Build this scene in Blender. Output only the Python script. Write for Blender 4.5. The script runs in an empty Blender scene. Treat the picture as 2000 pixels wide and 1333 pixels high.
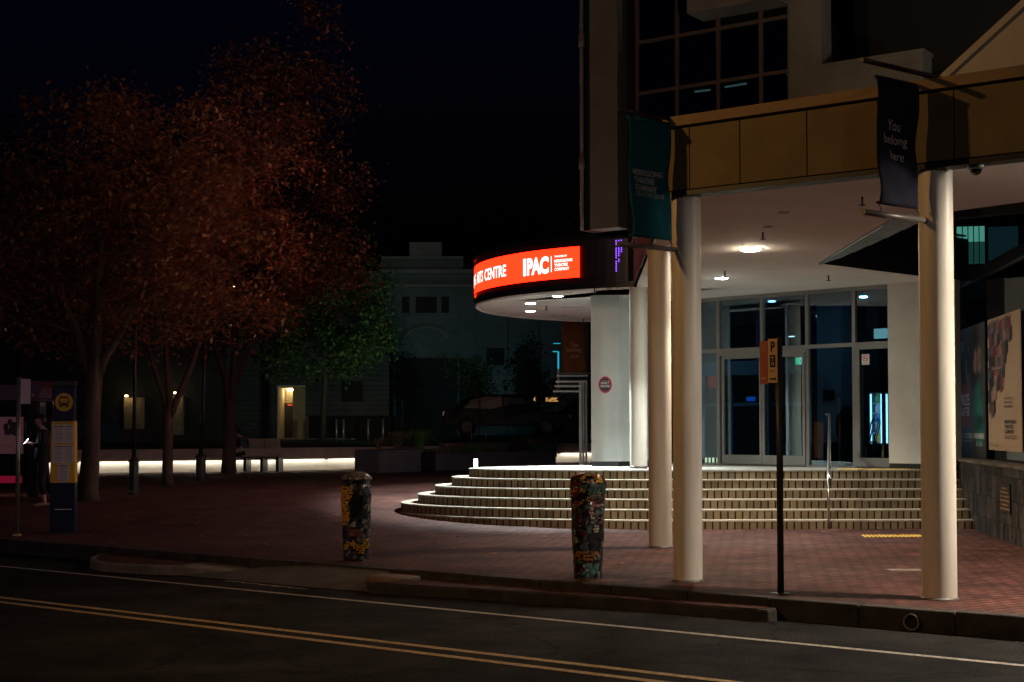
import bpy, bmesh, math, random
from mathutils import Vector, Matrix, noise as mnoise
random.seed(7)
SC = bpy.context.scene
COL = SC.collection
R = math.radians

# ---------------------------------------------------------------- camera, sky, exposure
CAMH = 1.66
TILT = math.atan(.031)
ROLL = R(.10)
SHY = 79.5
cd = bpy.data.cameras.new('camera'); cam = bpy.data.objects.new('camera', cd); COL.objects.link(cam)
cd.lens = 50; cd.sensor_width = 36; cd.sensor_fit = 'HORIZONTAL'; cd.shift_y = SHY/2000
cd.clip_start = .1; cd.clip_end = 3000
cam.location = (0, 0, CAMH)
CM = Matrix.Rotation(math.pi/2+TILT, 3, 'X') @ Matrix.Rotation(-ROLL, 3, 'Z')
cam.rotation_euler = CM.to_euler()
SC.camera = cam
SC.view_settings.view_transform = 'Standard'
SC.view_settings.look = 'None'
SC.view_settings.exposure = 0
SC.view_settings.gamma = 1
SC.cycles.max_bounces = 8
SC.cycles.transparent_max_bounces = 12
SC.cycles.sample_clamp_indirect = 4
w = bpy.data.worlds.new('World'); SC.world = w; w.use_nodes = True
nt = w.node_tree
sky = nt.nodes.new('ShaderNodeTexSky'); sky.sky_type = 'NISHITA'; sky.sun_disc = False
sky.sun_elevation = R(-3); sky.sun_rotation = R(200)
tint = nt.nodes.new('ShaderNodeVectorMath'); tint.operation = 'MULTIPLY'; tint.inputs[1].default_value = (.14, .25, 1.15)   # deep night blue
nt.links.new(sky.outputs[0], tint.inputs[0]); nt.links.new(tint.outputs[0], nt.nodes['Background'].inputs[0])
nt.nodes['Background'].inputs[1].default_value = .05

F = 2777.8
def ray(px, py):
    return (CM @ Vector(((px-1000)/F, (666.5-py+SHY)/F, -1))).normalized()
def ground_z(x, y):
    if y < 22.6: return 0.0
    if y < 25.6: return (y-22.6)*.056
    if y < 32: return .168+(y-25.6)*.0192
    if y < 46: return .291+(y-32)*.007
    return .389
def at(px, py, z=None, y=None, plane=None):
    """point seen at a photo pixel: at height z, at distance y, in a vertical plane, or on the paving"""
    o = Vector((0, 0, CAMH)); r = ray(px, py)
    if plane is not None:
        return o + r*((plane.o-o).dot(plane.n)/r.dot(plane.n))
    if y is not None: return o + r*(y/r.y)
    if z is not None: return o + r*((z-CAMH)/r.z)
    zz = 0.0
    for _ in range(40):
        p = o + r*((zz-CAMH)/r.z); zz = zz*.5+ground_z(p.x, p.y)*.5
    return o + r*((zz-CAMH)/r.z)
def xat(px, y):                       # world x of a photo column at distance y, near eye level
    return at(px, 832, y=y).x

class Plane:
    """a vertical plane through o, running along d; n points out of it (d turned right)"""
    def __init__(s, o, d):
        s.o = Vector((o[0], o[1], 0)); s.d = Vector((d[0], d[1], 0)).normalized()
        s.n = Vector((s.d.y, -s.d.x, 0))
    def p(s, a, z, n=0): return s.o + s.d*a + s.n*n + Vector((0, 0, z))
    def hit(s, px, py):
        q = at(px, py, plane=s); return (q-s.o).dot(s.d), q.z
    def off(s, n): return Plane((s.o+s.n*n)[:2], s.d[:2])

# ---------------------------------------------------------------- mesh helpers
class MB:
    def __init__(s): s.bm = bmesh.new(); s.uv = None
    def face(s, pts, uvs=None):
        f = s.bm.faces.new([s.bm.verts.new(p) for p in pts])
        if uvs:
            if s.uv is None: s.uv = s.bm.loops.layers.uv.new('UVMap')
            for l, u in zip(f.loops, uvs): l[s.uv].uv = u
        return f
    def hexa(s, c):                   # 8 corners: bottom ring 0-3, top ring 4-7
        v = [s.bm.verts.new(p) for p in c]
        for q in ((3,2,1,0),(4,5,6,7),(0,1,5,4),(1,2,6,5),(2,3,7,6),(3,0,4,7)):
            s.bm.faces.new([v[i] for i in q])
        return s
    def box(s, x0, x1, y0, y1, z0, z1):
        return s.hexa([(x0,y0,z0),(x1,y0,z0),(x1,y1,z0),(x0,y1,z0),(x0,y0,z1),(x1,y0,z1),(x1,y1,z1),(x0,y1,z1)])
    def pbox(s, P, a0, a1, z0, z1, n0, n1):   # box in a plane's coordinates
        return s.hexa([P.p(a0,z0,n1),P.p(a1,z0,n1),P.p(a1,z0,n0),P.p(a0,z0,n0),P.p(a0,z1,n1),P.p(a1,z1,n1),P.p(a1,z1,n0),P.p(a0,z1,n0)])
    def prism(s, pts, z0, z1):        # z0 / z1 may be numbers or lists
        n = len(pts)
        za = z0 if isinstance(z0, (list, tuple)) else [z0]*n
        zb = z1 if isinstance(z1, (list, tuple)) else [z1]*n
        a = [s.bm.verts.new((p[0], p[1], z)) for p, z in zip(pts, za)]
        b = [s.bm.verts.new((p[0], p[1], z)) for p, z in zip(pts, zb)]
        s.bm.faces.new(a[::-1]); s.bm.faces.new(b)
        for i in range(n):
            j = (i+1) % n; s.bm.faces.new([a[i], a[j], b[j], b[i]])
        return s
    def tube(s, pts, rad, seg=12, caps=True):
        pts = [Vector(p) for p in pts]
        rr = rad if isinstance(rad, (list, tuple)) else [rad]*len(pts)
        rings = []; up = None
        for i, p in enumerate(pts):
            t = (pts[min(i+1, len(pts)-1)]-pts[max(i-1, 0)])
            if t.length < 1e-6: t = Vector((0,0,1))
            t.normalize()
            if up is None:
                up = Vector((0,0,1)) if abs(t.z) < .9 else Vector((0,1,0))
            sx = t.cross(up)
            if sx.length < 1e-4: sx = t.cross(Vector((1,0,0)))
            sx.normalize(); up = sx.cross(t).normalized()
            rings.append([s.bm.verts.new(p+(sx*math.cos(k*2*math.pi/seg)+up*math.sin(k*2*math.pi/seg))*rr[i]) for k in range(seg)])
        for a, b in zip(rings, rings[1:]):
            for k in range(seg):
                f = s.bm.faces.new([a[k], a[(k+1)%seg], b[(k+1)%seg], b[k]]); f.smooth = True
        if caps:
            s.bm.faces.new(rings[0][::-1]); s.bm.faces.new(rings[-1])
        return s
    def lathe(s, prof, c=(0,0,0), seg=32, smooth=True):
        rings = []
        for r, z in prof:
            if r < 1e-5: rings.append([s.bm.verts.new((c[0], c[1], c[2]+z))]*seg)
            else: rings.append([s.bm.verts.new((c[0]+r*math.cos(k*2*math.pi/seg), c[1]+r*math.sin(k*2*math.pi/seg), c[2]+z)) for k in range(seg)])
        for a, b in zip(rings, rings[1:]):
            for k in range(seg):
                vs = []
                for v in (a[k], a[(k+1)%seg], b[(k+1)%seg], b[k]):
                    if v not in vs: vs.append(v)
                if len(vs) > 2: f = s.bm.faces.new(vs); f.smooth = smooth
        return s
    def disc(s, c, r, seg=24, nrm=(0,0,-1)):
        n = Vector(nrm).normalized(); a = n.orthogonal().normalized(); b = n.cross(a)
        s.face([Vector(c)+(a*math.cos(k*2*math.pi/seg)+b*math.sin(k*2*math.pi/seg))*r for k in range(seg)]); return s
    def build(s, name, m, parent=None, bevel=0, **tags):
        me = bpy.data.meshes.new(name); bmesh.ops.recalc_face_normals(s.bm, faces=s.bm.faces) if not s.uv else None
        s.bm.to_mesh(me); s.bm.free()
        o = bpy.data.objects.new(name, me); COL.objects.link(o)
        if m is not None: me.materials.append(m)
        if parent is not None: o.parent = parent
        if bevel:
            b = o.modifiers.new('bevel', 'BEVEL'); b.width = bevel; b.segments = 2; b.limit_method = 'ANGLE'
        for k, v in tags.items(): o[k] = v
        return o
def tag(o, label=None, cat=None, group=None, kind=None):
    if label: o['label'] = label
    if cat: o['category'] = cat
    if group: o['group'] = group
    if kind: o['kind'] = kind
    return o
def empty(name, loc=(0,0,0), rz=0, label=None, cat=None, group=None):
    o = bpy.data.objects.new(name, None); COL.objects.link(o); o.location = loc; o.rotation_euler = (0,0,rz)
    o.empty_display_size = .1
    return tag(o, label, cat, group)
def copy_tree(o, parent=None):
    c = o.copy(); COL.objects.link(c)
    if parent: c.parent = parent
    for ch in list(o.children): copy_tree(ch, c)
    return c

# ---------------------------------------------------------------- materials
def mat(name, col, rough=.6, metal=0, var=.25, scale=6, bump=.0, bscale=60, emit=None, estr=0, coords='Object', spec=.5, stretch=None):
    m = bpy.data.materials.new(name); m.use_nodes = True
    t = m.node_tree; N = t.nodes; L = t.links; b = N['Principled BSDF']
    b.inputs['Roughness'].default_value = rough; b.inputs['Metallic'].default_value = metal
    b.inputs['Specular IOR Level'].default_value = spec
    tc = N.new('ShaderNodeTexCoord'); mp = N.new('ShaderNodeMapping')
    L.new(tc.outputs[coords], mp.inputs[0])
    if stretch: mp.inputs['Scale'].default_value = stretch
    n = N.new('ShaderNodeTexNoise'); n.inputs['Scale'].default_value = scale; n.inputs['Detail'].default_value = 6; n.inputs['Roughness'].default_value = .65
    L.new(mp.outputs[0], n.inputs['Vector'])
    r = N.new('ShaderNodeValToRGB')
    r.color_ramp.elements[0].position = .3; r.color_ramp.elements[1].position = .7
    r.color_ramp.elements[0].color = tuple(c*(1-var) for c in col)+(1,); r.color_ramp.elements[1].color = tuple(min(1, c*(1+var)) for c in col)+(1,)
    L.new(n.outputs[0], r.inputs[0]); L.new(r.outputs[0], b.inputs['Base Color'])
    if bump:
        n2 = N.new('ShaderNodeTexNoise'); n2.inputs['Scale'].default_value = bscale; n2.inputs['Detail'].default_value = 4
        L.new(mp.outputs[0], n2.inputs['Vector'])
        bp = N.new('ShaderNodeBump'); bp.inputs['Strength'].default_value = bump; bp.inputs['Distance'].default_value = .01
        L.new(n2.outputs[0], bp.inputs['Height']); L.new(bp.outputs[0], b.inputs['Normal'])
    if emit:
        b.inputs['Emission Color'].default_value = tuple(emit)+(1,); b.inputs['Emission Strength'].default_value = estr
    m['_n'] = 1
    return m
def cloth(name, col, tr=.4):
    m = mat(name, col, .8, var=.2, bump=.2, spec=.2); N = m.node_tree.nodes; L = m.node_tree.links
    b = N['Principled BSDF']; t = N.new('ShaderNodeBsdfTranslucent'); x = N.new('ShaderNodeMixShader'); x.inputs[0].default_value = tr
    src = b.inputs['Base Color'].links[0].from_socket; L.new(src, t.inputs[0]); L.new(b.outputs[0], x.inputs[1]); L.new(t.outputs[0], x.inputs[2]); L.new(x.outputs[0], N['Material Output'].inputs[0])
    return m
def glow(name, col, s):
    m = bpy.data.materials.new(name); m.use_nodes = True; t = m.node_tree; t.nodes.clear()
    e = t.nodes.new('ShaderNodeEmission'); o = t.nodes.new('ShaderNodeOutputMaterial')
    e.inputs[0].default_value = tuple(col)+(1,); e.inputs[1].default_value = s; t.links.new(e.outputs[0], o.inputs[0]); return m
def brick(name, c1, c2, mortar, bw, rh, msize, rough=.8, coords='Object', rot=0, swap=False, bump=.5, big=.35, freq=2, offset=.5, bigscale=.6):
    m = bpy.data.materials.new(name); m.use_nodes = True; t = m.node_tree; N = t.nodes; L = t.links; b = N['Principled BSDF']
    tc = N.new('ShaderNodeTexCoord'); mp = N.new('ShaderNodeMapping'); mp.inputs['Rotation'].default_value = (0, 0, rot)
    L.new(tc.outputs[coords], mp.inputs[0])
    br = N.new('ShaderNodeTexBrick'); L.new(mp.outputs[0], br.inputs['Vector'])
    b.inputs['Specular IOR Level'].default_value = .18
    br.inputs['Color1'].default_value = c1+(1,); br.inputs['Color2'].default_value = c2+(1,); br.inputs['Mortar'].default_value = mortar+(1,)
    br.inputs['Scale'].default_value = 1; br.inputs['Brick Width'].default_value = bw; br.inputs['Row Height'].default_value = rh
    br.inputs['Mortar Size'].default_value = msize; br.inputs['Mortar Smooth'].default_value = .2; br.offset = offset; br.offset_frequency = freq
    n = N.new('ShaderNodeTexNoise'); n.inputs['Scale'].default_value = bigscale; n.inputs['Detail'].default_value = 8; n.inputs['Roughness'].default_value = .7
    L.new(tc.outputs['Object'], n.inputs['Vector'])
    mr = N.new('ShaderNodeMapRange'); mr.inputs[1].default_value = .3; mr.inputs[2].default_value = .7; mr.inputs[3].default_value = 1-big; mr.inputs[4].default_value = 1+big
    L.new(n.outputs[0], mr.inputs[0])
    vm = N.new('ShaderNodeVectorMath'); vm.operation = 'SCALE'; L.new(br.outputs[0], vm.inputs[0]); L.new(mr.outputs[0], vm.inputs['Scale'])
    L.new(vm.outputs[0], b.inputs['Base Color'])
    n3 = N.new('ShaderNodeTexNoise'); n3.inputs['Scale'].default_value = 25; n3.inputs['Detail'].default_value = 5; L.new(tc.outputs['Object'], n3.inputs['Vector'])
    rr = N.new('ShaderNodeMapRange'); rr.inputs[3].default_value = rough-.18; rr.inputs[4].default_value = min(1, rough+.15); L.new(n3.outputs[0], rr.inputs[0]); L.new(rr.outputs[0], b.inputs['Roughness'])
    ad = N.new('ShaderNodeMath'); ad.operation = 'MULTIPLY_ADD'; ad.inputs[1].default_value = -1; L.new(br.outputs['Fac'], ad.inputs[0])
    sm = N.new('ShaderNodeMath'); sm.operation = 'MULTIPLY'; sm.inputs[1].default_value = .7; L.new(n3.outputs[0], sm.inputs[0]); L.new(sm.outputs[0], ad.inputs[2])
    bp = N.new('ShaderNodeBump'); bp.inputs['Strength'].default_value = bump; bp.inputs['Distance'].default_value = .008; L.new(ad.outputs[0], bp.inputs['Height']); L.new(bp.outputs[0], b.inputs['Normal'])
    return m
def glass(name, tint=(.55,.7,.75), refl=1.0, base=.08):
    m = bpy.data.materials.new(name); m.use_nodes = True; t = m.node_tree; N = t.nodes; L = t.links; N.clear()
    o = N.new('ShaderNodeOutputMaterial'); mx = N.new('ShaderNodeMixShader'); tr = N.new('ShaderNodeBsdfTransparent'); gl = N.new('ShaderNodeBsdfGlossy')
    tr.inputs[0].default_value = tint+(1,); gl.inputs['Roughness'].default_value = .015; gl.inputs[0].default_value = (.85*refl,.95*refl,1*refl,1)
    lw = N.new('ShaderNodeLayerWeight'); lw.inputs[0].default_value = .35
    ma = N.new('ShaderNodeMath'); ma.operation = 'MULTIPLY_ADD'; ma.inputs[1].default_value = .75; ma.inputs[2].default_value = base; ma.use_clamp = True
    nz = N.new('ShaderNodeTexNoise'); nz.inputs['Scale'].default_value = .9; bp = N.new('ShaderNodeBump'); bp.inputs['Strength'].default_value = .06; bp.inputs['Distance'].default_value = .02
    tc = N.new('ShaderNodeTexCoord'); L.new(tc.outputs['Object'], nz.inputs['Vector']); L.new(nz.outputs[0], bp.inputs['Height']); L.new(bp.outputs[0], gl.inputs['Normal'])
    L.new(lw.outputs['Fresnel'], ma.inputs[0]); L.new(ma.outputs[0], mx.inputs[0]); L.new(tr.outputs[0], mx.inputs[1]); L.new(gl.outputs[0], mx.inputs[2]); L.new(mx.outputs[0], o.inputs[0])
    return m
def leafmat(name, cols):
    m = bpy.data.materials.new(name); m.use_nodes = True; t = m.node_tree; N = t.nodes; L = t.links; b = N['Principled BSDF']
    g = N.new('ShaderNodeNewGeometry'); r = N.new('ShaderNodeValToRGB'); L.new(g.outputs['Random Per Island'], r.inputs[0])
    e = r.color_ramp.elements
    while len(e) < len(cols): e.new(.5)
    for i, c in enumerate(cols): e[i].position = i/(len(cols)-1); e[i].color = c+(1,)
    L.new(r.outputs[0], b.inputs['Base Color']); b.inputs['Roughness'].default_value = .5
    tl = N.new('ShaderNodeBsdfTranslucent'); L.new(r.outputs[0], tl.inputs[0]); mx = N.new('ShaderNodeMixShader'); mx.inputs[0].default_value = .3
    L.new(b.outputs[0], mx.inputs[1]); L.new(tl.outputs[0], mx.inputs[2]); L.new(mx.outputs[0], N['Material Output'].inputs[0])
    return m

M = {}
KD = Vector((-.81, .585, 0))
M['asphalt'] = mat('asphalt', (.019,.0175,.0165), .92, var=.45, scale=1.6, bump=1.0, bscale=70, spec=.12)
def grit(m, dark, light, patch):
    N = m.node_tree.nodes; L = m.node_tree.links; b = N['Principled BSDF']; src = b.inputs['Base Color'].links[0].from_socket
    tc = N.new('ShaderNodeTexCoord'); a = N.new('ShaderNodeTexNoise'); a.inputs['Scale'].default_value = 55; a.inputs['Detail'].default_value = 2; L.new(tc.outputs['Object'], a.inputs[0])
    r = N.new('ShaderNodeMapRange'); r.inputs[1].default_value = .35; r.inputs[2].default_value = .72; r.inputs[3].default_value = dark; r.inputs[4].default_value = light; L.new(a.outputs[0], r.inputs[0])
    p = N.new('ShaderNodeTexNoise'); p.inputs['Scale'].default_value = .55; p.inputs['Detail'].default_value = 9; p.inputs['Roughness'].default_value = .72; p.inputs['Distortion'].default_value = .8; L.new(tc.outputs['Object'], p.inputs[0])
    q = N.new('ShaderNodeMapRange'); q.inputs[1].default_value = .35; q.inputs[2].default_value = .65; q.inputs[3].default_value = 1-patch; q.inputs[4].default_value = 1+patch; L.new(p.outputs[0], q.inputs[0])
    v = N.new('ShaderNodeTexVoronoi'); v.feature = 'DISTANCE_TO_EDGE'; v.inputs['Scale'].default_value = .42; L.new(p.outputs['Color'], v.inputs['Vector']); va = N.new('ShaderNodeVectorMath'); va.operation = 'MULTIPLY_ADD'; va.inputs[1].default_value = (.9,.9,.9); L.new(p.outputs['Color'], va.inputs[0]); L.new(tc.outputs['Object'], va.inputs[2]); L.new(va.outputs[0], v.inputs['Vector'])
    c = N.new('ShaderNodeMapRange'); c.inputs[1].default_value = .0; c.inputs[2].default_value = .012; c.inputs[3].default_value = .35; c.inputs[4].default_value = 1; L.new(v.outputs[0], c.inputs[0])
    m1 = N.new('ShaderNodeMath'); m1.operation = 'MULTIPLY'; L.new(r.outputs[0], m1.inputs[0]); L.new(q.outputs[0], m1.inputs[1])
    m2 = N.new('ShaderNodeMath'); m2.operation = 'MULTIPLY'; L.new(m1.outputs[0], m2.inputs[0]); L.new(c.outputs[0], m2.inputs[1])
    s_ = N.new('ShaderNodeVectorMath'); s_.operation = 'SCALE'; L.new(src, s_.inputs[0]); L.new(m2.outputs[0], s_.inputs['Scale']); L.new(s_.outputs[0], b.inputs['Base Color'])
grit(M['asphalt'], .55, 2.0, .45)
M['apron'] = mat('apron_asphalt', (.085,.075,.065), .85, var=.35, scale=3, bump=.8, bscale=80)
M['kerb'] = mat('kerb_concrete', (.20,.17,.14), .9, var=.45, scale=4, bump=.6, bscale=40)
M['kerbdark'] = mat('kerb_stained', (.038,.032,.027), .9, var=.6, scale=5, bump=.8, bscale=30)
M['paver'] = brick('brick_paving', (.120,.048,.038), (.072,.027,.022), (.020,.011,.009), .23, .115, .011, rough=.80, rot=R(-35), bump=1.0, big=.6, bigscale=1.1)
M['line_w'] = mat('white_road_paint', (.38,.35,.29), .8, var=.55, scale=22, bump=.6)
M['line_y'] = mat('yellow_road_paint', (.40,.28,.13), .8, var=.55, scale=22, bump=.6)
M['stepb'] = brick('step_brick', (.25,.19,.115), (.17,.125,.075), (.02,.016,.012), .118, .5, .014, rough=.8, coords='UV', bump=.9, big=.3, bigscale=2)
M['tread'] = mat('step_tread_lit', (.38,.33,.26), .75, var=.25, scale=5, bump=.4)  # same brick as the risers; light from above is put into this paler colour
M['landing'] = mat('landing_paving', (.27,.25,.22), .7, var=.2, scale=3, bump=.3)
M['column'] = mat('cream_column_paint', (.72,.67,.59), .45, var=.13, scale=7, bump=.12, bscale=8, stretch=(1,1,.12))
M['soffit'] = mat('soffit_plaster', (.78,.74,.71), .85, var=.06, scale=1.2, bump=.15, bscale=20)
M['coping'] = mat('fascia_coping', (.26,.175,.09), .75, var=.2, scale=2, bump=.3)
M['upper'] = mat('upper_render', (.20,.19,.17), .85, var=.2, scale=1.5, bump=.4, bscale=50)
M['fascia'] = mat('fascia_panel', (.155,.112,.05), .75, var=.2, scale=1.5, bump=.35, bscale=60)
M['wallbeige'] = mat('rendered_wall', (.56,.52,.46), .85, var=.12, scale=1.5, bump=.4, bscale=50)
M['white'] = mat('white_plaster', (.84,.88,.88), .7, var=.05, scale=2, bump=.2, bscale=30)
M['drum'] = mat('drum_metal', (.012,.011,.016), .35, var=.3, scale=3)
M['dark'] = mat('dark_metal', (.02,.022,.025), .45, var=.2, metal=.3)
M['black'] = mat('black_recess', (.008,.008,.010), .8, var=.2)
M['frame'] = mat('aluminium_frame', (.18,.17,.155), .42, metal=.4, var=.1)
M['framein'] = mat('inner_aluminium_frame', (.10,.22,.34), .4, metal=.2, var=.1)
M['steel'] = mat('galvanised_steel', (.32,.31,.29), .4, metal=.7, var=.25, scale=12)
M['poledark'] = mat('dark_green_pole', (.035,.04,.035), .4, metal=.3, var=.3)
M['inox'] = mat('stainless_steel', (.6,.6,.6), .25, metal=1, var=.1)
M['glass'] = glass('foyer_glass', (.42,.56,.62), base=.10)
M['glassdark'] = glass('upper_glass', (.25,.3,.33), base=.04)
M['stone'] = None
M['bark'] = mat('bark', (.07,.047,.038), .9, var=.45, scale=9, bump=1, bscale=25, stretch=(1,1,.25))
M['barkdark'] = mat('dark_bark', (.05,.04,.03), .9, var=.4, scale=9, bump=1)
M['grass'] = mat('lawn_grass', (.035,.07,.025), .95, var=.5, scale=3, bump=1, bscale=20)
M['concrete'] = mat('wall_concrete', (.42,.38,.34), .85, var=.2, scale=2.5, bump=.4, bscale=40)
M['planter'] = mat('planter_concrete', (.12,.11,.13), .85, var=.25, scale=2.5, bump=.4)
M['teal'] = mat('teal_hoarding', (.05,.16,.19), .7, var=.2)
M['redsign'] = glow('led_panel_red', (1,.0105,.0022), 8.2)
M['letters'] = glow('led_letters_white', (1,.80,.74), 2.2)
M['cool'] = glow('downlight_cool', (.90,1,.92), 420)
M['warm'] = glow('downlight_warm', (1,.82,.60), 420)
M['strip'] = glow('led_strip_white', (1,.93,.74), 13)
M['cool2'] = glow('downlight_cool_drum', (.88,1,.97), 520)
M['warm2'] = glow('downlight_warm_kerb', (1,.85,.68), 1900)
M['purple'] = glow('led_purple', (.25,.08,1), 3)

def stonemat():
    m = brick('dark_stone_cladding', (.016,.017,.019), (.085,.07,.058), (.008,.008,.008), .13, .34, .006, rough=.55, coords='UV', bump=1, big=.8, offset=.37, bigscale=3)
    return m
M['stone'] = stonemat()

# ---------------------------------------------------------------- lettering
def text_geo(s, bold=0.0, align='LEFT', spacing=1.0, shear=0, line=1.0):
    cu = bpy.data.curves.new('t', 'FONT'); cu.body = s; cu.offset = bold; cu.align_x = align; cu.space_character = spacing; cu.shear = shear; cu.space_line = line
    cu.resolution_u = 3
    o = bpy.data.objects.new('t', cu); COL.objects.link(o)
    dg = bpy.context.evaluated_depsgraph_get()
    me = bpy.data.meshes.new_from_object(o.evaluated_get(dg))
    vs = [v.co.copy() for v in me.vertices]; fs = [tuple(p.vertices) for p in me.polygons]
    bpy.data.objects.remove(o); bpy.data.meshes.remove(me); bpy.data.curves.remove(cu)
    x0 = min(v.x for v in vs); x1 = max(v.x for v in vs); y0 = min(v.y for v in vs); y1 = max(v.y for v in vs)
    return [((v.x-x0)/(x1-x0), (v.y-y0)/(y1-y0)) for v in vs], fs
def lettering(s, fn, m, parent, name='lettering', **kw):
    """fn maps (u,v) in the unit square of the text's box to a point"""
    uv, fs = text_geo(s, **kw)
    me = bpy.data.meshes.new(name); me.from_pydata([fn(u, v) for u, v in uv], [], fs); me.materials.append(m)
    o = bpy.data.objects.new(name, me); COL.objects.link(o); o.parent = parent
    return o
def flat(P, a0, a1, z0, z1, n):
    return lambda u, v: P.p(a0+(a1-a0)*u, z0+(z1-z0)*v, n)

# ================================================================ GROUND
S = lambda o: tag(o, kind='structure')
ZR = -.20
mb = MB(); mb.face([(-600,-60,ZR),(600,-60,ZR),(600,1200,ZR),(-600,1200,ZR)]); S(mb.build('road', M['asphalt']))
K0 = at(2000, 1207, z=0); K1 = at(0, 1053, z=0)
kd = (K1-K0).normalized(); kn = Vector((kd.y, -kd.x, 0))
if kn.y < 0: kn = -kn
def K(s, n=0, z=0): p = K0+kd*s+kn*n; return Vector((p.x, p.y, z))
# paving, one sheet with the fall of the square in it
mb = MB(); ss = [i*1.0 for i in range(-12, 62)]; nn = [.16]+[.7+i*.7 for i in range(72)]
vv = {}
for i, s_ in enumerate(ss):
    for j, n_ in enumerate(nn):
        p = K(s_, n_); vv[i, j] = mb.bm.verts.new((p.x, p.y, ground_z(p.x, p.y)))
for i in range(len(ss)-1):
    for j in range(len(nn)-1):
        mb.bm.faces.new([vv[i,j], vv[i+1,j], vv[i+1,j+1], vv[i,j+1]])
S(mb.build('pavement', M['paver']))
# kerb stones with joints
mb = MB(); s_ = -12
while s_ < 61:
    L_ = .9; a, b = K(s_+.004), K(s_+L_-.004); c, d = K(s_+L_-.004, .16), K(s_+.004, .16)
    dz = random.uniform(-.004, .006)
    mb.prism([a, b, c, d], ZR-.05, .004+dz); s_ += L_
S(mb.build('kerb', M['kerbdark'], bevel=.012))

def road_line(name, pa, pb, w_, m, z=ZR+.005, ext=1.4, back=.3):
    a = at(*pa, z=z); b = at(*pb, z=z); d = (b-a); a2 = a-d*back; b2 = b+d*ext; n = Vector((-d.y, d.x, 0)).normalized()*w_/2
    mb = MB(); N_ = 120
    pts = [a2.lerp(b2, i/N_) for i in range(N_+1)]
    for p, q in zip(pts, pts[1:]):
        mb.face([p-n, q-n, q+n, p+n])
    return S(mb.build(name, m))
road_line('white_edge_line', (2000, 1300), (0, 1106), .085, M['line_w'])
road_line('yellow_centre_line', (1000, 1282.5), (0, 1167), .095, M['line_y'], back=1)
road_line('yellow_centre_line', (1000, 1297), (0, 1176), .095, M['line_y'], back=1)

# kerb build-outs beside the drain gap
ZI = -.085
def island(name, pix, zt, m, top_m):
    pts = [at(px, py, z=ZI) for px, py in pix]
    mb = MB(); mb.prism(pts, ZR-.03, zt); o = S(mb.build(name, m, bevel=.02))
    c = sum(pts, Vector())/len(pts)
    ins = [p+(c-p).normalized()*min(.10, (c-p).length*.25) for p in pts]
    return o, ins
pixA = [(722,1139),(716,1134),(724,1129),(770,1127),(900,1134),(1060,1144),(1200,1155),(1400,1168),(1490,1175),(1516,1183),(1517,1190),(1500,1192),(1380,1183),(1200,1168),(1060,1159),(900,1149),(780,1142)]
islA, insA = island('kerb_island', pixA, [ZI]*len(pixA), M['kerbdark'], None)
mb = MB(); mb.face([Vector((p.x, p.y, ZI+.004)) for p in insA]); S(mb.build('kerb_island_paving', M['paver']))
pixB = [(176,1094),(177,1088),(190,1083),(220,1080.5),(290,1081),(420,1088),(500,1097),(590,1107),(600,1110),(560,1111),(470,1110),(358,1106),(300,1105),(240,1102),(196,1099)]
zB = [ZI+q for q in (0,0,0,0,0,0,-.03,-.07,-.09,-.08,-.05,0,0,0,0)]
islB, insB = island('kerb_island', pixB, zB, M['kerb'], None)
mb = MB(); mb.face([Vector((p.x, p.y, .004+z)) for p, z in list(zip(insB, zB))[:6]+list(zip(insB, zB))[11:]]); S(mb.build('kerb_island_paving', M['paver']))
# driveway apron between them
L0y = lambda px: 1053+(1207-1053)*px/2000
mb = MB()
tops = [(600,-.03),(640,-.012),(690,-.012),(740,-.012),(765,-.012)]
bots = [(352,1124),(450,1133),(560,1143),(660,1152),(721,1156)]
tp_ = [at(px, L0y(px)+.8, z=z) for px, z in tops]; bt_ = [at(px, py, z=ZR+.008) for px, py in bots]
for k in range(4): mb.face([bt_[k], bt_[k+1], tp_[k+1], tp_[k]])
back = [(770,1126),(900,1133),(1060,1143),(1200,1154),(1390,1167)]
bk_ = [at(px, py, z=ZI-.005) for px, py in back]; tk_ = [at(px, L0y(px)+.8, z=-.012) for px, _ in back]
for k in range(4): mb.face([bk_[k], bk_[k+1], tk_[k+1], tk_[k]])
mb.face([bt_[4], bk_[0], tk_[0], tp_[4]])
S(mb.build('drain_apron', M['apron']))
c = at(769, 1125.5, z=-.045)
mb = MB(); mb.lathe([(0,.012),(.30,.012),(.31,.0),(.31,-.05)], (c.x, c.y, -.055), 28)
o = mb.build('manhole_cover', mat('worn_iron_cover', (.17,.12,.08), .6, var=.35, scale=12, bump=.8)); tag(o, 'round worn manhole cover in the apron before the mosaic bollards', 'manhole cover')
c = at(1768, 1114, z=0)
mb = MB(); mb.box(c.x-.19, c.x+.19, c.y-.10, c.y+.10, -.02, .006)
o = mb.build('access_cover', mat('cover_concrete', (.24,.18,.15), .8, var=.3, scale=9, bump=.5), bevel=.004); tag(o, 'small pale rectangular service cover in the brick paving by the right column', 'service cover')
mb = MB(); rnd_ = random.Random(99)
for i in range(230):
    x = rnd_.gauss(-5, 4.5); y = rnd_.uniform(16.5, 38)
    if y > 22 and x > -3: continue
    if (Vector((x, y, 0))-K0).dot(kn) < .2: continue
    th = rnd_.uniform(0, 6.28); l = rnd_.uniform(.03,.06); d = Vector((math.cos(th), math.sin(th), 0))*l; n = Vector((-d.y, d.x, 0))*.6; p = Vector((x, y, ground_z(x, y)+.012))
    up = Vector((0,0,rnd_.uniform(.0,.02)))
    mb.face([p-d, p-n+up, p+d, p+n+up*.5])
o = mb.build('fallen_leaves', mat('dry_leaf', (.30,.15,.07), .8, var=.5, scale=3)); tag(o, 'dry leaves scattered over the paving beneath the trees', 'fallen leaves', kind='stuff')
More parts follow.
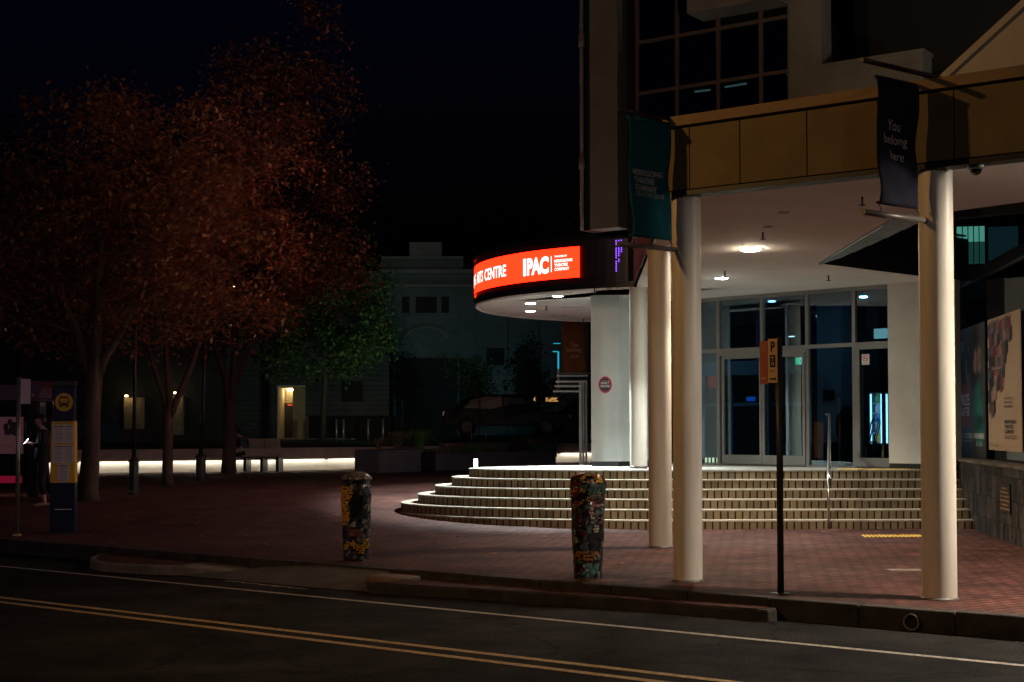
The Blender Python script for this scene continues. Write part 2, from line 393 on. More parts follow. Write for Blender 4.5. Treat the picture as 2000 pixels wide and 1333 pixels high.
# scraped paint dashes at the apron
mb = MB()
for px in (440, 470, 505, 530, 565):
    a = at(px, 1131+(px-440)*.105+4, z=ZR+.005); b = at(px+38, 1133+(px-440)*.105+4.5, z=ZR+.005); n = Vector((0,.03,0))
    mb.face([a-n, b-n*.6, b+n*.6, a+n])
S(mb.build('worn_paint_marks', M['line_w']))
# storm water pipe in the kerb face
pk = at(1771, 1217, z=-.11); sK = (pk-K0).dot(kd); c = K(sK, -.006, -.115)
mb = MB(); seg = 24
for r0, r1, n0, n1 in ((.062,.075,-.018,.0),):
    for k in range(seg):
        a0, a1 = k*2*math.pi/seg, (k+1)*2*math.pi/seg
        P = lambda r, a, n: c+kd*math.cos(a)*r+Vector((0,0,1))*math.sin(a)*r+kn*n
        mb.face([P(r0,a0,n0),P(r0,a1,n0),P(r1,a1,n0),P(r1,a0,n0)]); mb.face([P(r1,a0,n0),P(r1,a1,n0),P(r1,a1,.02),P(r1,a0,.02)]); mb.face([P(r0,a0,n0),P(r0,a1,n0),P(r0,a1,.02),P(r0,a0,.02)])
ring = mb.build('drain_pipe', M['kerb']); tag(ring, 'round storm water pipe mouth in the kerb face, right foreground', 'pipe')
mb = MB(); mb.disc(c+kn*.002, .062, 20, tuple(-kn)); mb.build('pipe_mouth', M['black'], ring)

# ================================================================ STEPS
SCX, SCY, TR = 2.9, 25.6, .305
RB = 2.91                         # radius of the lowest riser
WALL = Plane((7.6, 24.6), (-.71, -5.4))   # stone plinth wall, running toward the camera
def wallx(y): return 7.6+(y-24.6)*(.71/5.4)
def step_outline(r):
    ax_ = min(r+2.29, 5.2-.26*(r > RB-.1)+.02)
    pts = [(SCX+ax_*math.cos(a), SCY+(r+(.6 if math.sin(a) > 0 else 0))*math.sin(a)) for a in [R(90)+R(180)*k/90 for k in range(91)]]  # back, left, front
    pts = [(min(x, SCX), y) for x, y in pts]
    yf = SCY-r; xe = wallx(yf)+.05
    n = 24
    for k in range(1, n+1): pts.append((SCX+(xe-SCX)*k/n, yf))
    return pts
steps = empty('entrance_steps', (SCX, SCY, 0), 0, 'six brick steps curving round the left of the theatre entrance', 'steps')
def loc(o): o.matrix_parent_inverse = Matrix.Translation(-Vector((SCX, SCY, 0))); return o
for k in range(6):
    r = RB-k*TR; z1 = .15*(k+1); z0 = z1-.15-(.03 if k else .1)
    pts = step_outline(r)
    riser = MB(); s_ = 0
    for p, q in zip(pts, pts[1:]):
        l = math.dist(p, q)
        ztop = z1-.012
        riser.face([(p[0],p[1],z0),(q[0],q[1],z0),(q[0],q[1],ztop),(p[0],p[1],ztop)], [(s_,.05),(s_+l,.05),(s_+l,.05+z1-z0),(s_,.05+z1-z0)]); s_ += l
    loc(riser.build('riser', M['stepb'], steps))
    tr = MB(); inner = step_outline(r-TR-.06); outer = step_outline(r+.008)
    if k < 5:
        for (p, q), (p2, q2) in zip(zip(outer, outer[1:]), zip(inner, inner[1:])):
            tr.face([(p[0],p[1],z1),(q[0],q[1],z1),(q2[0],q2[1],z1),(p2[0],p2[1],z1)])
            tr.face([(p[0],p[1],z1),(q[0],q[1],z1),(q[0],q[1],z1-.022),(p[0],p[1],z1-.022)])
        loc(tr.build('tread', M['tread'], steps))
    else:
        tr.face([(x, y, z1) for x, y in outer]+[(12, SCY-r, z1), (12, 36, z1), (2.92, 36, z1)])
        for p, q in zip(outer, outer[1:]):
            tr.face([(p[0],p[1],z1),(q[0],q[1],z1),(q[0],q[1],z1-.022),(p[0],p[1],z1-.022)])
        loc(tr.build('landing', M['landing'], steps))
ZL = .9
# tactile strips
def tactile(name, a, b, z, label):
    mb = MB(); d = (b-a); n = max(1, int(d.length/.06)); dd = d.normalized()
    for i in range(n):
        c = a+dd*(i*.06); mb.hexa([(c.x+x, c.y+y, z+zz) for zz in (0,.01) for x, y in ((-.01,-.20),(.022,-.20),(.07,.20),(.038,.20))])
    o = mb.build(name, M['tact']); tag(o, label, 'tactile strip'); return o
M['tact'] = mat('yellow_tactile', (.85,.52,.08), .6, var=.2)
a = at(1684, 1048, z=0); b = Vector((at(1874, 1050, z=0).x, a.y, 0))
tactile('tactile_strip', a, b, .001, 'yellow ribbed tactile strip on the paving below the steps')
a = Vector((at(1640, 918, z=ZL).x, SCY-RB+5*TR+.25, 0)); b = Vector((a.x+1.5, a.y, 0))
tactile('tactile_strip', a, b, ZL+.001, 'yellow ribbed tactile strip on the landing at the top step')

# ================================================================ THEATRE
T = empty('theatre_building', (5, 26, 0), 0, 'dark theatre building with cream columns, glazed foyer and a round red lit sign drum', 'building')
TI = Matrix.Translation(-Vector((5, 26, 0)))
def tp(mb, name, m, label=None, bevel=0, parent=None):
    o = mb.build(name, m, parent or T, bevel=bevel)
    if parent is None: o.matrix_parent_inverse = TI
    if label: o['label'] = label
    return o
def tl(o): o.matrix_parent_inverse = TI; return o
ZS = 4.12
cA = at(1835.5, 1170, z=0); cB = at(1344, 1135, z=0); cC = at(1290, 1069, z=0); cD = at(1247, 918, z=ZL); cD.y -= 0
cD = Vector((xat(1247, 25.4), 25.4, 0))
def column(c, z0, z1, r):
    mb = MB(); mb.lathe([(r,z0),(r,z0+.3),(r,z1)], (c.x, c.y, 0), 40); 
    o = tp(mb, 'column', M['column'])
    mb = MB(); mb.lathe([(r+.016,0),(r+.016,.012),(r+.004,.022),(r-.01,.022)], (c.x, c.y, z0+.02), 40); mb.build('base_collar', M['frame'], o)
    return o
column(cA, -.02, ZS+.02, .162); column(cB, -.02, ZS+.02, .155); column(cC, -.02, ZS+.02, .158); column(cD, ZL, ZS+.02, .155)
# canopy front: plane through the two front columns
fd = (cA-cB); fd.z = 0; fd.normalize()
FP = Plane((cB.x, cB.y), fd[:2])          # d points right, n toward the street
FP = Plane((FP.o+FP.n*.19)[:2], fd[:2])
aL = -.15
def fz(px, py): return FP.hit(px, py)
z_top = fz(1540, 197)[1]; z_rev = z_top-.14
print('fascia z', z_top, 'soffit by photo', fz(1366,389)[1], fz(1700,341)[1], 'n', FP.n[:])
mb = MB(); mb.pbox(FP, aL, 9, z_rev+.035, z_top, -.35, .05); tp(mb, 'canopy_coping', M['coping'])
mb = MB(); mb.pbox(FP, aL+.02, 9, ZS+.01, z_top-.02, -.30, -.03); tp(mb, 'canopy_backing', M['black'])
mb = MB()
js = [aL, aL+.30]+[fz(px, 300)[0] for px in (1445, 1576)]
st = js[3]-js[2]; js += [js[3]+st*i for i in range(1, 14)]
for a0, a1 in zip(js, js[1:]): mb.pbox(FP, a0+.007, a1-.007, ZS+.05, z_rev+.012, -.06, 0)
tp(mb, 'fascia_panel', M['fascia'])
mb = MB(); mb.pbox(FP, aL, 9, ZS-.015, ZS+.035, -.2, .012); tp(mb, 'fascia_drip', M['dark'])
# left side of the canopy, seen almost edge-on
A0 = FP.p(aL, 0); B0 = Vector((2.15, 25.2, 0)); LS = Plane(A0[:2], (B0-A0)[:2])
Ls = (B0-A0).length
if LS.n.x > 0: LS = Plane(B0[:2], (A0-B0)[:2])
mb = MB(); mb.pbox(LS, .0, Ls, ZS, z_top, -.06, 0); tp(mb, 'side_fascia', M['black'])
mb = MB(); mb.pbox(LS, .2, Ls-.05, z_top-.20, z_top-.14, 0.0, .05); tp(mb, 'side_flashing', M['dark'])
# soffit
PTS = {}
def sz(px, py): p = at(px, py, z=ZS); return (p.x, p.y)
fr = FP.p(9, 0, -.1)
inn1 = sz(1600, 515); inn2 = sz(1740, 430); inn3 = sz(2000, 395)
dR = Vector((inn3[0]-inn2[0], inn3[1]-inn2[1], 0)).normalized()
q3 = (inn2[0]+dR.x*7, inn2[1]+dR.y*7)
lo1 = sz(1745, 533); dL = Vector((lo1[0]-inn1[0], lo1[1]-inn1[1], 0)).normalized(); lo2 = (inn1[0]+dL.x*6, inn1[1]+dL.y*6)
out = [FP.p(aL+.02,0,-.1)[:2], fr[:2], q3, inn2, inn1, lo2, (lo2[0], 34), (B0.x, 34), B0[:2]]
mb = MB(); mb.prism([(p[0], p[1]) for p in out], ZS, ZS+.03); tp(mb, 'soffit', M['soffit'])
mb = MB(); mb.prism([(p[0]+(0,0,0)[0], p[1]) for p in [FP.p(aL+.1,0,-.1)[:2], fr[:2], q3, inn2, inn1, lo2, (lo2[0], 34), (B0.x+.05, 34), (B0.x+.05,25.2)]], z_top-.06, z_top-.03); tp(mb, 'canopy_roof', M['dark'])
# edges of the light well
mb = MB()
for p, q in ((q3, inn2), (inn2, inn1), (inn1, lo2)):
    P = Plane(p, (q[0]-p[0], q[1]-p[1])); l = math.dist(p, q)
    mb.pbox(P, 0, l, ZS, z_top-.1, -.02, .02)
tp(mb, 'light_well_edge', M['black'])
# glazed strip along the light well
P = Plane(inn1, (inn2[0]-inn1[0], inn2[1]-inn1[1])); l = math.dist(inn1, inn2); sgn = 1 if P.n.x > 0 else -1
mb = MB(); ww = .36
for k in range(6):
    a0 = l*k/6+.01; a1 = l*(k+1)/6-.01
    c0 = P.p(a0, 0); c1 = P.p(a1, 0)
    w0 = ww*(a0/l)**.6; w1 = ww*(a1/l)**.6
    mb.hexa([(c0.x,c0.y,ZS-.02),(c1.x,c1.y,ZS-.02),(c1.x+w1,c1.y,ZS-.02),(c0.x+w0+.02,c0.y,ZS-.02),(c0.x,c0.y,ZS+.01),(c1.x,c1.y,ZS+.01),(c1.x+w1,c1.y,ZS+.01),(c0.x+w0+.02,c0.y,ZS+.01)])
tp(mb, 'light_well_flashing', mat('blue_grey_flashing', (.20,.27,.30), .5, var=.2))
# ceiling fittings
def downlight(px, py, m, r, z=ZS, dome=.0):
    c = at(px, py, z=z-.03)
    mb = MB(); mb.lathe([(r+.03,0),(r+.028,-.012),(r,-.015),(r,-.010)], (c.x,c.y,z), 28); o = tp(mb, 'downlight', M['white'])
    mb = MB(); mb.lathe([(r-.002,-.010),(r-.006,-.012-dome),(r-.03,-.016-dome),(0,-.018-dome)], (c.x,c.y,z), 28); g = mb.build('lamp', m, o)
    return c
def beam(c, energy, col, size=R(112), blend=.55):
    ld = bpy.data.lights.new('downlight_beam', 'SPOT'); ld.energy = energy; ld.color = col; ld.spot_size = size; ld.spot_blend = blend; ld.shadow_soft_size = .09
    o = bpy.data.objects.new('downlight_beam', ld); COL.objects.link(o); o.location = (c.x, c.y, ZS-.09)
beam(downlight(1466, 490, M['warm'], .13, dome=.016), 480, (1,.82,.60))
beam(downlight(1409, 546, M['cool'], .10, dome=.006), 620, (.92,1,.94))
beam(downlight(1089, 581, M['cool2'], .10), 2500, (.84,1,1), R(104), .3)
beam(downlight(1036, 595, M['cool2'], .10), 800, (.84,1,1), R(104), .3)
beam(downlight(1036, 610, M['cool2'], .10), 800, (.84,1,1), R(104), .3)
for lx, ly, st_ in ((6.2, 12.9, 'a'), (8.6, 13.2, 'b')):
    mb = MB(); mb.lathe([(.155,0),(.15,-.028),(.12,-.034),(.12,-.030)], (lx,ly,ZS), 28); o = tp(mb, 'downlight', M['white'])
    mb = MB(); mb.lathe([(.118,-.022),(.108,-.040),(0,-.046)], (lx,ly,ZS), 28); mb.build('lamp', M['warm2'], o); beam(Vector((lx, ly, 0)), 620, (1,.84,.66), R(130), .8)
for px, py in ((1490,463),(1416,537),(1684,396),(1618,545),(1161,569),(1067,603),(1140,628)):
    c = at(px, py, z=ZS-.06); mb = MB(); mb.tube([(c.x,c.y,ZS),(c.x,c.y,ZS-.08)], .012, 8); mb.tube([(c.x,c.y,ZS-.085),(c.x,c.y,ZS-.095)], .035, 12); tp(mb, 'sprinkler', M['dark'])
for px, py, wd, dp in ((1120,600,.46,.05),(1090,618,.3,.12),(1200,565,.28,.03),(1530,415,.12,.03),(1500,443,.1,.03)):
    c = at(px, py, z=ZS); mb = MB()
    mb.box(c.x-wd/2, c.x+wd/2, c.y-dp-.03, c.y-dp, ZS-.006, ZS+.002); mb.box(c.x-wd/2, c.x+wd/2, c.y+dp, c.y+dp+.03, ZS-.006, ZS+.002)
    mb.box(c.x-wd/2, c.x-wd/2+.02, c.y-dp, c.y+dp, ZS-.006, ZS+.002); mb.box(c.x+wd/2-.02, c.x+wd/2, c.y-dp, c.y+dp, ZS-.006, ZS+.002)
    tp(mb, 'ceiling_grille', M['frame'])
c = at(1906, 332, z=ZS-.05)
mb = MB(); mb.lathe([(.075,0),(.08,-.03),(.06,-.05)], (c.x,c.y,ZS), 24); o = tp(mb, 'dome_camera', M['frame'])
mb = MB(); mb.lathe([(.058,-.045),(.05,-.075),(.03,-.097),(0,-.105)], (c.x,c.y,ZS), 24); mb.build('dome', mat('smoked_dome', (.01,.01,.01), .05), o)

# ---- round sign drum
DCX, DCY, DR = 3.72, 29.55, 4.47
DZ0, DZ1 = ZS, 5.14
def dpt(a, z, r=DR): return Vector((DCX+r*math.cos(a), DCY+r*math.sin(a), z))
def dang(px):                      # nearest drum point seen at photo column px (lens-right side of the tangent)
    tx = ray(px, 832); best = None
    lo, hi = R(180), R(270)
    f = lambda a: (dpt(a, 0).x - tx.x/tx.y*dpt(a, 0).y)
    # find tangent angle then bisect toward the front
    amin = min((f(R(d/4)), R(d/4)) for d in range(640, 1081))[1]
    lo, hi = amin, R(275)
    for _ in range(50):
        m_ = (lo+hi)/2
        if f(m_) < 0: lo = m_
        else: hi = m_
    return (lo+hi)/2
a_r = dang(1135); aF = R(262)
mb = MB(); n = 120
def ringwall(mb, a0, a1, z0, z1, r, n=96, r2=None):
    r2 = r2 or r
    for k in range(n):
        p, q = a0+(a1-a0)*k/n, a0+(a1-a0)*(k+1)/n
        f = mb.face([dpt(p,z0,r), dpt(q,z0,r), dpt(q,z1,r2), dpt(p,z1,r2)]); f.smooth = True
ringwall(mb, R(60), R(272), DZ0+.02, DZ1, DR); 
ringwall(mb, R(60), R(272), DZ1, DZ1, DR, r2=DR-.35)
tp(mb, 'sign_drum', M['drum'])
mb = MB(); ringwall(mb, R(60), R(272), DZ1-.10, DZ1-.07, DR+.05); ringwall(mb, R(60), R(272), DZ1-.07, DZ1-.07, DR, r2=DR+.05); tp(mb, 'drum_trim', M['drum']); mb = MB(); ringwall(mb, R(60), R(272), DZ0+.12, DZ0+.15, DR+.04); ringwall(mb, R(60), R(272), DZ0+.15, DZ0+.15, DR, r2=DR+.04)
tp(mb, 'drum_trim', mat('drum_trim_paint', (.03,.02,.03), .3))
mb = MB(); mb.face([dpt(R(60)+R(212)*k/80, ZS-.004, DR-.42) for k in range(81)]+[(B0.x,25.3,ZS-.004)]); 
tp(mb, 'drum_soffit', M['soffit'])
mb = MB(); ringwall(mb, R(60), R(272), ZS+.02, ZS-.012, DR+.015, r2=DR-.0); ringwall(mb, R(60), R(272), ZS-.012, ZS-.012, DR, r2=DR-.03); ringwall(mb, R(60), R(272), ZS-.012, ZS+.03, DR-.03, r2=DR-.06)
ringwall(mb, R(60), R(272), ZS+.015, ZS+.015, DR-.05, r2=DR-.36); ringwall(mb, R(60), R(272), ZS+.015, ZS-.004, DR-.36, r2=DR-.42)
tp(mb, 'drum_lip', M['soffit'])
mb = MB()
for d in range(150, 272, 9):
    a = R(d); e = .006/DR
    mb.face([dpt(a-e,ZS+.012,DR-.06), dpt(a+e,ZS+.012,DR-.06), dpt(a+e,ZS+.012,DR-.35), dpt(a-e,ZS+.012,DR-.35)])
tp(mb, 'lip_joint', M['black'])
SZ0, SZ1 = 4.36, 4.925
aLft = R(150)
mb = MB(); ringwall(mb, aLft, a_r, SZ0, SZ1, DR+.03, 140); sg = tp(mb, 'led_sign', M['redsign'], 'lit red curved sign band')
mb = MB(); 
for zz in (SZ0-.03, SZ1): ringwall(mb, aLft, a_r, zz, zz+.03, DR+.034)
ringwall(mb, a_r, a_r+.006, SZ0-.03, SZ1+.03, DR+.034, 1)
mb.build('sign_frame', M['drum'], sg)
mb = MB(); a = dang(983.5)
ringwall(mb, a-.0012, a+.0012, SZ0, SZ1, DR+.032, 1); mb.build('sign_joint', mat('sign_joint_grey', (.3,.02,.01), .6), sg)
def cyl(px0, px1, z0, z1):
    a0, a1 = dang(px0), dang(px1)
    return lambda u, v: dpt(a0+(a1-a0)*u, z0+(z1-z0)*v, DR+.036)
H = SZ1-SZ0
lettering('I', cyl(1025.3, 1030.5, SZ0+.20*H, SZ0+.78*H), M['letters'], sg)
lettering('PAC', cyl(1032.6, 1075, SZ0+.20*H, SZ0+.78*H), M['letters'], sg, bold=.05, spacing=.96)
lettering('CENTRE', cyl(950, 992, SZ0+.29*H, SZ0+.70*H), M['letters'], sg, bold=.022, spacing=1.0)
a1 = dang(947); hgt = .41*H
wid = lambda s: len(s)*.158
ae = a1; 
a0 = ae-.55/DR
lettering('ARTS', lambda u, v: dpt(a0+(ae-a0)*u, SZ0+(.29+.41*v)*H, DR+.036), M['letters'], sg, bold=.022, spacing=1.0)
ae2 = a0-.13/DR; a02 = ae2-1.35/DR
lettering('PERFORMING', lambda u, v: dpt(a02+(ae2-a02)*u, SZ0+(.29+.41*v)*H, DR+.036), M['letters'], sg, bold=.022, spacing=1.0)
lettering('THE HOME OF', cyl(1086, 1110, SZ0+.70*H, SZ0+.765*H), M['letters'], sg, bold=.03)
lettering('MERRIGONG', cyl(1086, 1121, SZ0+.535*H, SZ0+.635*H), M['letters'], sg, bold=.03)
lettering('THEATRE', cyl(1086, 1112, SZ0+.40*H, SZ0+.50*H), M['letters'], sg, bold=.03)
lettering('COMPANY', cyl(1086, 1115, SZ0+.265*H, SZ0+.365*H), M['letters'], sg, bold=.03)
mb = MB(); a = dang(1080); ringwall(mb, a-.0022, a+.0022, SZ0+.24*H, SZ0+.76*H, DR+.036, 1); mb.build('divider', M['letters'], sg)
# purple led stream at the far end of the drum
a = dang(1211)
mb = MB()
for k in range(17):
    for j in range(3):
        aa = a+(j-1)*.011; zz = 4.98-k*.034
        if k > 16-j*5 or (k+j) % 7 == 3: continue
        ringwall(mb, aa-.0022, aa+.0022, zz-.009, zz+.009, DR+.03, 1)
tp(mb, 'led_dots', M['purple'], 'purple and blue lit dots at the end of the drum')

# ---- foyer wall and doors
dA = at(1404, 912, z=ZL); 
GW = Plane((3.66, 27.55), (.735, -.70))
def g(px, py=750): return GW.hit(px, py)[0]
mul = [g(p) for p in (1404.5, 1489.5, 1578, 1669.5, 1740)]
sp = mul[1]-mul[0]
lefts = [mul[0]-sp*.94*i for i in range(1, 3)][::-1]
allm = lefts+mul
zt = GW.hit(1550, 679)[1]
print('wall plane transom', zt, GW.hit(1404,680)[1], GW.hit(1669,675)[1], 'floor', GW.hit(1550,912)[1], 'head', GW.hit(1550,568)[1])
mb = MB()
for a in allm[:-1]+[allm[-1]+.06]: mb.pbox(GW, a-.032, a+.032, ZL, ZS, -.06, .03)
mb.pbox(GW, allm[0], allm[-1], ZS-.07, ZS, -.055, .026)
mb.pbox(GW, allm[0], allm[-1], zt-.035, zt+.035, -.055, .026)
mb.pbox(GW, allm[0], allm[-1], ZL, ZL+.03, -.055, .026)
tp(mb, 'foyer_frame', M['frame'])
for i, (a0, a1) in enumerate(zip(allm, allm[1:])):
    for z0, z1 in ((ZL+.03, zt-.035), (zt+.035, ZS-.07)):
        mb = MB(); mb.pbox(GW, a0+.032, a1-.032, z0, z1, -.018, -.008); tp(mb, 'glass_pane', M['glass'])
def door(a0, a1, zb, ztop, label, stile=.055, bot=.17):
    mb = MB(); mb.pbox(GW, a0, a0+stile, zb, ztop, .028, .06); mb.pbox(GW, a1-stile, a1, zb, ztop, .028, .06)
    mb.pbox(GW, a0+stile, a1-stile, zb, zb+bot, .03, .058); mb.pbox(GW, a0+stile, a1-stile, ztop-.07, ztop, .03, .058)
    o = tp(mb, 'door', M['frame'], label)
    return o
d1 = door(mul[0]+.10, mul[1]+.01, ZL+.035, zt-.10, 'left glass sliding door of the foyer', .05)
d2 = door(mul[1]+.02, mul[2]-.035, ZL+.035, zt-.10, 'right glass sliding door of the foyer', .05)
d3 = door(mul[3]+.035, mul[4]+.10, ZL+.035, zt-.02, 'hinged glass door beside the plain wall', .09, .15)
mb = MB(); mb.pbox(GW, mul[0], mul[2], zt-.10, zt-.036, -.05, .05); tp(mb, 'door_header', M['frame'])
# no-smoking sign on the door glass
s0, z0 = GW.hit(1684, 713); s1, z1 = GW.hit(1698, 692)
wm = mat('sticker_white', (.75,.7,.66), .6, var=.03); rm = mat('sticker_red', (.55,.04,.04), .6, var=.03); km = mat('sticker_black', (.02,.02,.02), .6, var=.03)
mb = MB(); mb.pbox(GW, s0, s1, z0, z1, .0, .012); ns = tp(mb, 'no_smoking_sign', wm)
cs, cz = (s0+s1)/2, z0+(z1-z0)*.62
mb = MB(); r1 = (s1-s0)*.40; r0 = r1*.78
for k in range(24):
    a, b = k*math.pi/12, (k+1)*math.pi/12
    mb.face([GW.p(cs+r0*math.cos(a),cz+r0*math.sin(a),.015),GW.p(cs+r0*math.cos(b),cz+r0*math.sin(b),.015),GW.p(cs+r1*math.cos(b),cz+r1*math.sin(b),.015),GW.p(cs+r1*math.cos(a),cz+r1*math.sin(a),.015)])
mb.face([GW.p(cs-r0*.8,cz+r0*.6,.015),GW.p(cs-r0*.6,cz+r0*.8,.015),GW.p(cs+r0*.8,cz-r0*.6,.015),GW.p(cs+r0*.6,cz-r0*.8,.015)])
mb.build('red_ring', rm, ns)
mb = MB(); mb.pbox(GW, cs-r0*.6, cs+r0*.5, cz-.008, cz+.008, .013, .014); mb.build('cigarette', km, ns)
lettering('NO SMOKING', flat(GW, s0+.01, s1-.01, z0+.018, z0+.035, .015), km, ns)
# plain wall right of the doors
e0 = mul[4]; e1 = GW.hit(1850, 750)[0]
mb = MB(); mb.pbox(GW, e0+.0, e1+.1, ZL+.10, ZS+.01, -.3, .09); tp(mb, 'plain_wall', M['wallbeige'])
mb = MB(); mb.pbox(GW, e0+.002, e1+.098, ZL, ZL+.10, -.3, .078); tp(mb, 'skirting', M['dark'])
# white pillar
PW = Plane(at(1155, 905, y=26.7)[:2], (.97, -.10))
pw = (at(1209, 905, plane=PW)-PW.o).dot(PW.d)
mb = MB()
c0 = PW.o; c1 = PW.p(pw, 0); c2 = c1+Vector((.62, .66, 0)); c3 = c0+Vector((.40,.75,0))
mb.prism([c0, c1, c2, c3], ZL+.09, ZS+.005); pil = tp(mb, 'white_pillar', M['white'])
mb = MB(); i_ = .012; mb.prism([c0+Vector((.01,.01,0)), c1+Vector((-.005,.012,0)), c2, c3], ZL, ZL+.09); mb.build('skirting', M['dark'], pil)
# round sticker on the pillar
s_, z_ = PW.hit(1182, 752); rx = .125; rz = .158
pm = mat('sticker_pink', (.62,.03,.16), .5, var=.04)
def ell(P, a, z, rx, rz, n, k=36, wav=0):
    return [P.p(a+rx*math.cos(t)*(1+wav*math.cos(10*t)), z+rz*math.sin(t)*(1+wav*math.cos(10*t)), n) for t in [i*2*math.pi/k for i in range(k)]]
mb = MB(); mb.face(ell(PW, s_, z_, rx, rz, .004)); stk = tp(mb, 'smoke_free_sticker', pm)
mb = MB(); mb.face(ell(PW, s_, z_, rx*.82, rz*.82, .007, 60, .035)); mb.build('sticker_centre', km, stk)
lettering('SMOKE', flat(PW, s_-.085, s_+.045, z_+.012, z_+.055, .010), wm, stk, bold=.04, shear=.2)
lettering('FREE ZONE', flat(PW, s_-.09, s_+.09, z_-.048, z_-.003, .010), wm, stk, bold=.04, shear=.2)
lettering('THIS BUILDING IS A', flat(PW, s_-.055, s_+.04, z_+.07, z_+.083, .010), wm, stk)
mb = MB(); mb.pbox(PW, s_+.055, s_+.075, z_+.02, z_+.08, .008, .011); mb.build('flame', mat('flame_orange', (.8,.35,.08), .5), stk)

# ---- foyer interior
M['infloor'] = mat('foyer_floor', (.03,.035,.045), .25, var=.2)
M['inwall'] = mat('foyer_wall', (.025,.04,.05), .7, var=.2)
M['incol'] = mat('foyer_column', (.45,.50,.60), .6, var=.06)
BK = GW.off(-6.5)
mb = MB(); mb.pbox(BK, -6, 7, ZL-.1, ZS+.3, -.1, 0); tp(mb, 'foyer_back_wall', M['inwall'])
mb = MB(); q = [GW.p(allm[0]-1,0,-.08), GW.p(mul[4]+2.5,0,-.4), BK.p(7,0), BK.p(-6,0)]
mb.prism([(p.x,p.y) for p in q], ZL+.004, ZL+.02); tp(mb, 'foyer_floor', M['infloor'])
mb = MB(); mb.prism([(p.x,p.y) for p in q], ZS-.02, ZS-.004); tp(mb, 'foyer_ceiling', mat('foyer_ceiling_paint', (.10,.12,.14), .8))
IN = GW.off(-1.9)
def i_(px, py=750): return IN.hit(px, py)[0]
mb = MB()
zh0 = IN.hit(1450, 733)[1]; zh1 = IN.hit(1450, 706)[1]
mb.pbox(IN, i_(1340), i_(1577), zh0, zh1, -.1, .1)
for p in (1376, 1405, 1430, 1488, 1500, 1540): mb.pbox(IN, i_(p)-.03, i_(p)+.03, ZL+.02, zh0, -.04, .04)
zm = IN.hit(1450, 790)[1]; mb.pbox(IN, i_(1340), i_(1577), zm-.04, zm+.03, -.03, .03)
for p in (1424, 1481, 1537): mb.pbox(IN, i_(p)-.02, i_(p)+.02, zh1, ZS-.02, -.04, .04)
tp(mb, 'inner_door_frame', M['framein'])
CI = GW.off(-2.6)
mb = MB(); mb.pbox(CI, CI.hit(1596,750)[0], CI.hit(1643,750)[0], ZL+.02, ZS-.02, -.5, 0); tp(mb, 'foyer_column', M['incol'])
mb = MB(); a0, z0 = CI.hit(1609, 783); a1, z1 = CI.hit(1630, 762); mb.pbox(CI, a0, a1, z0, z1, .002, .03); tp(mb, 'notice_box', M['dark'])
C2 = GW.off(-2.7)
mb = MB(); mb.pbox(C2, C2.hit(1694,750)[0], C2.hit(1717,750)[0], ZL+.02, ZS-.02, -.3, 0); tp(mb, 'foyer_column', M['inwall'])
# exit sign
EX = GW.off(-1.2); a0, z0 = EX.hit(1554, 712.5); a1, z1 = EX.hit(1575, 698.5)
mb = MB(); mb.pbox(EX, a0-.01, a1+.01, z0-.05, z1+.01, -.06, -.002); ex = tl(mb.build('exit_sign', M['frame'], T))
mb = MB(); mb.pbox(EX, a0, a1, z0, z1, 0, .006); mb.build('sign_face', glow('exit_green', (.0,.75,.28), 2.2), ex)
wd = a1-a0
mb = MB(); mb.pbox(EX, a0+wd*.38, a0+wd*.62, z0, z1, .007, .009); mb.build('doorway_symbol', glow('exit_white', (.75,1,.9), 2.2), ex)
mb = MB(); cx, czz = a0+wd*.5, (z0+z1)/2
mb.tube([EX.p(cx-.01,czz+.045,.012),EX.p(cx-.01,czz+.05,.012)], .010, 8); mb.tube([EX.p(cx,czz-.005,.011),EX.p(cx-.005,czz+.03,.011)], .009, 6)
mb.tube([EX.p(cx,czz-.005,.011),EX.p(cx+.025,czz-.05,.011)], .006, 6); mb.tube([EX.p(cx,czz-.005,.011),EX.p(cx-.025,czz-.045,.011)], .006, 6); mb.tube([EX.p(cx-.03,czz+.02,.011),EX.p(cx+.025,czz+.02,.011)], .005, 6)
mb.build('running_figure', mat('exit_figure_green', (.0,.3,.12), .5), ex)
# lit sign above the fridge door, tube lights, red menu screens
EL = GW.off(-1.5); a0, z0 = EL.hit(1707, 662); a1, z1 = EL.hit(1739, 641)
mb = MB(); mb.pbox(EL, a0, a1, z0, z1, -.03, 0); tp(mb, 'lit_panel', glow('lit_panel_white', (.6,.95,.95), 1.0), 'small white lit box sign behind the glass')
WW = GW.off(-4.5)
for p0, p1 in (((1692,560),(1738,556)),((1594,618),(1620,617)),((1597,609),(1646,603)),((1626,613),(1634,611.5)),((1538,658),(1552,657.5)),((1517,603),(1529,602.5)),((1368,603),(1381,603.5))):
    sa, za = WW.hit(*p0); sb, zb = WW.hit(*p1)
    mb = MB(); mb.tube([WW.p(sa,za), WW.p(sb,zb)], .012, 8); tp(mb, 'strip_light', glow('glow_strip', (.9,1,.92), 5))
a0, z0 = WW.hit(1376, 757); a1, z1 = WW.hit(1404, 733)
mb = MB(); mb.pbox(WW, a0, a1, z0, z1, -.03, 0); scn = tp(mb, 'menu_screen', glow('screen_red', (1,.05,.06), 1.3))
mb = MB(); mb.pbox(WW, a0-.3, a0-.02, z0-.6, z1+.4, .1, .16); 
for k in range(4): mb.pbox(WW, a0+.10+.085*k, a0+.13+.085*k, z0-.5, z1+.3, .03, .06)
mb.build('screen_post', M['dark'], scn)
a0, z0 = WW.hit(1458, 784); a1, z1 = WW.hit(1474, 775)
mb = MB(); mb.pbox(WW, a0, a1, z0, z1, -.03, 0); tp(mb, 'small_screen', glow('screen_blue', (.02,.16,.9), .8))
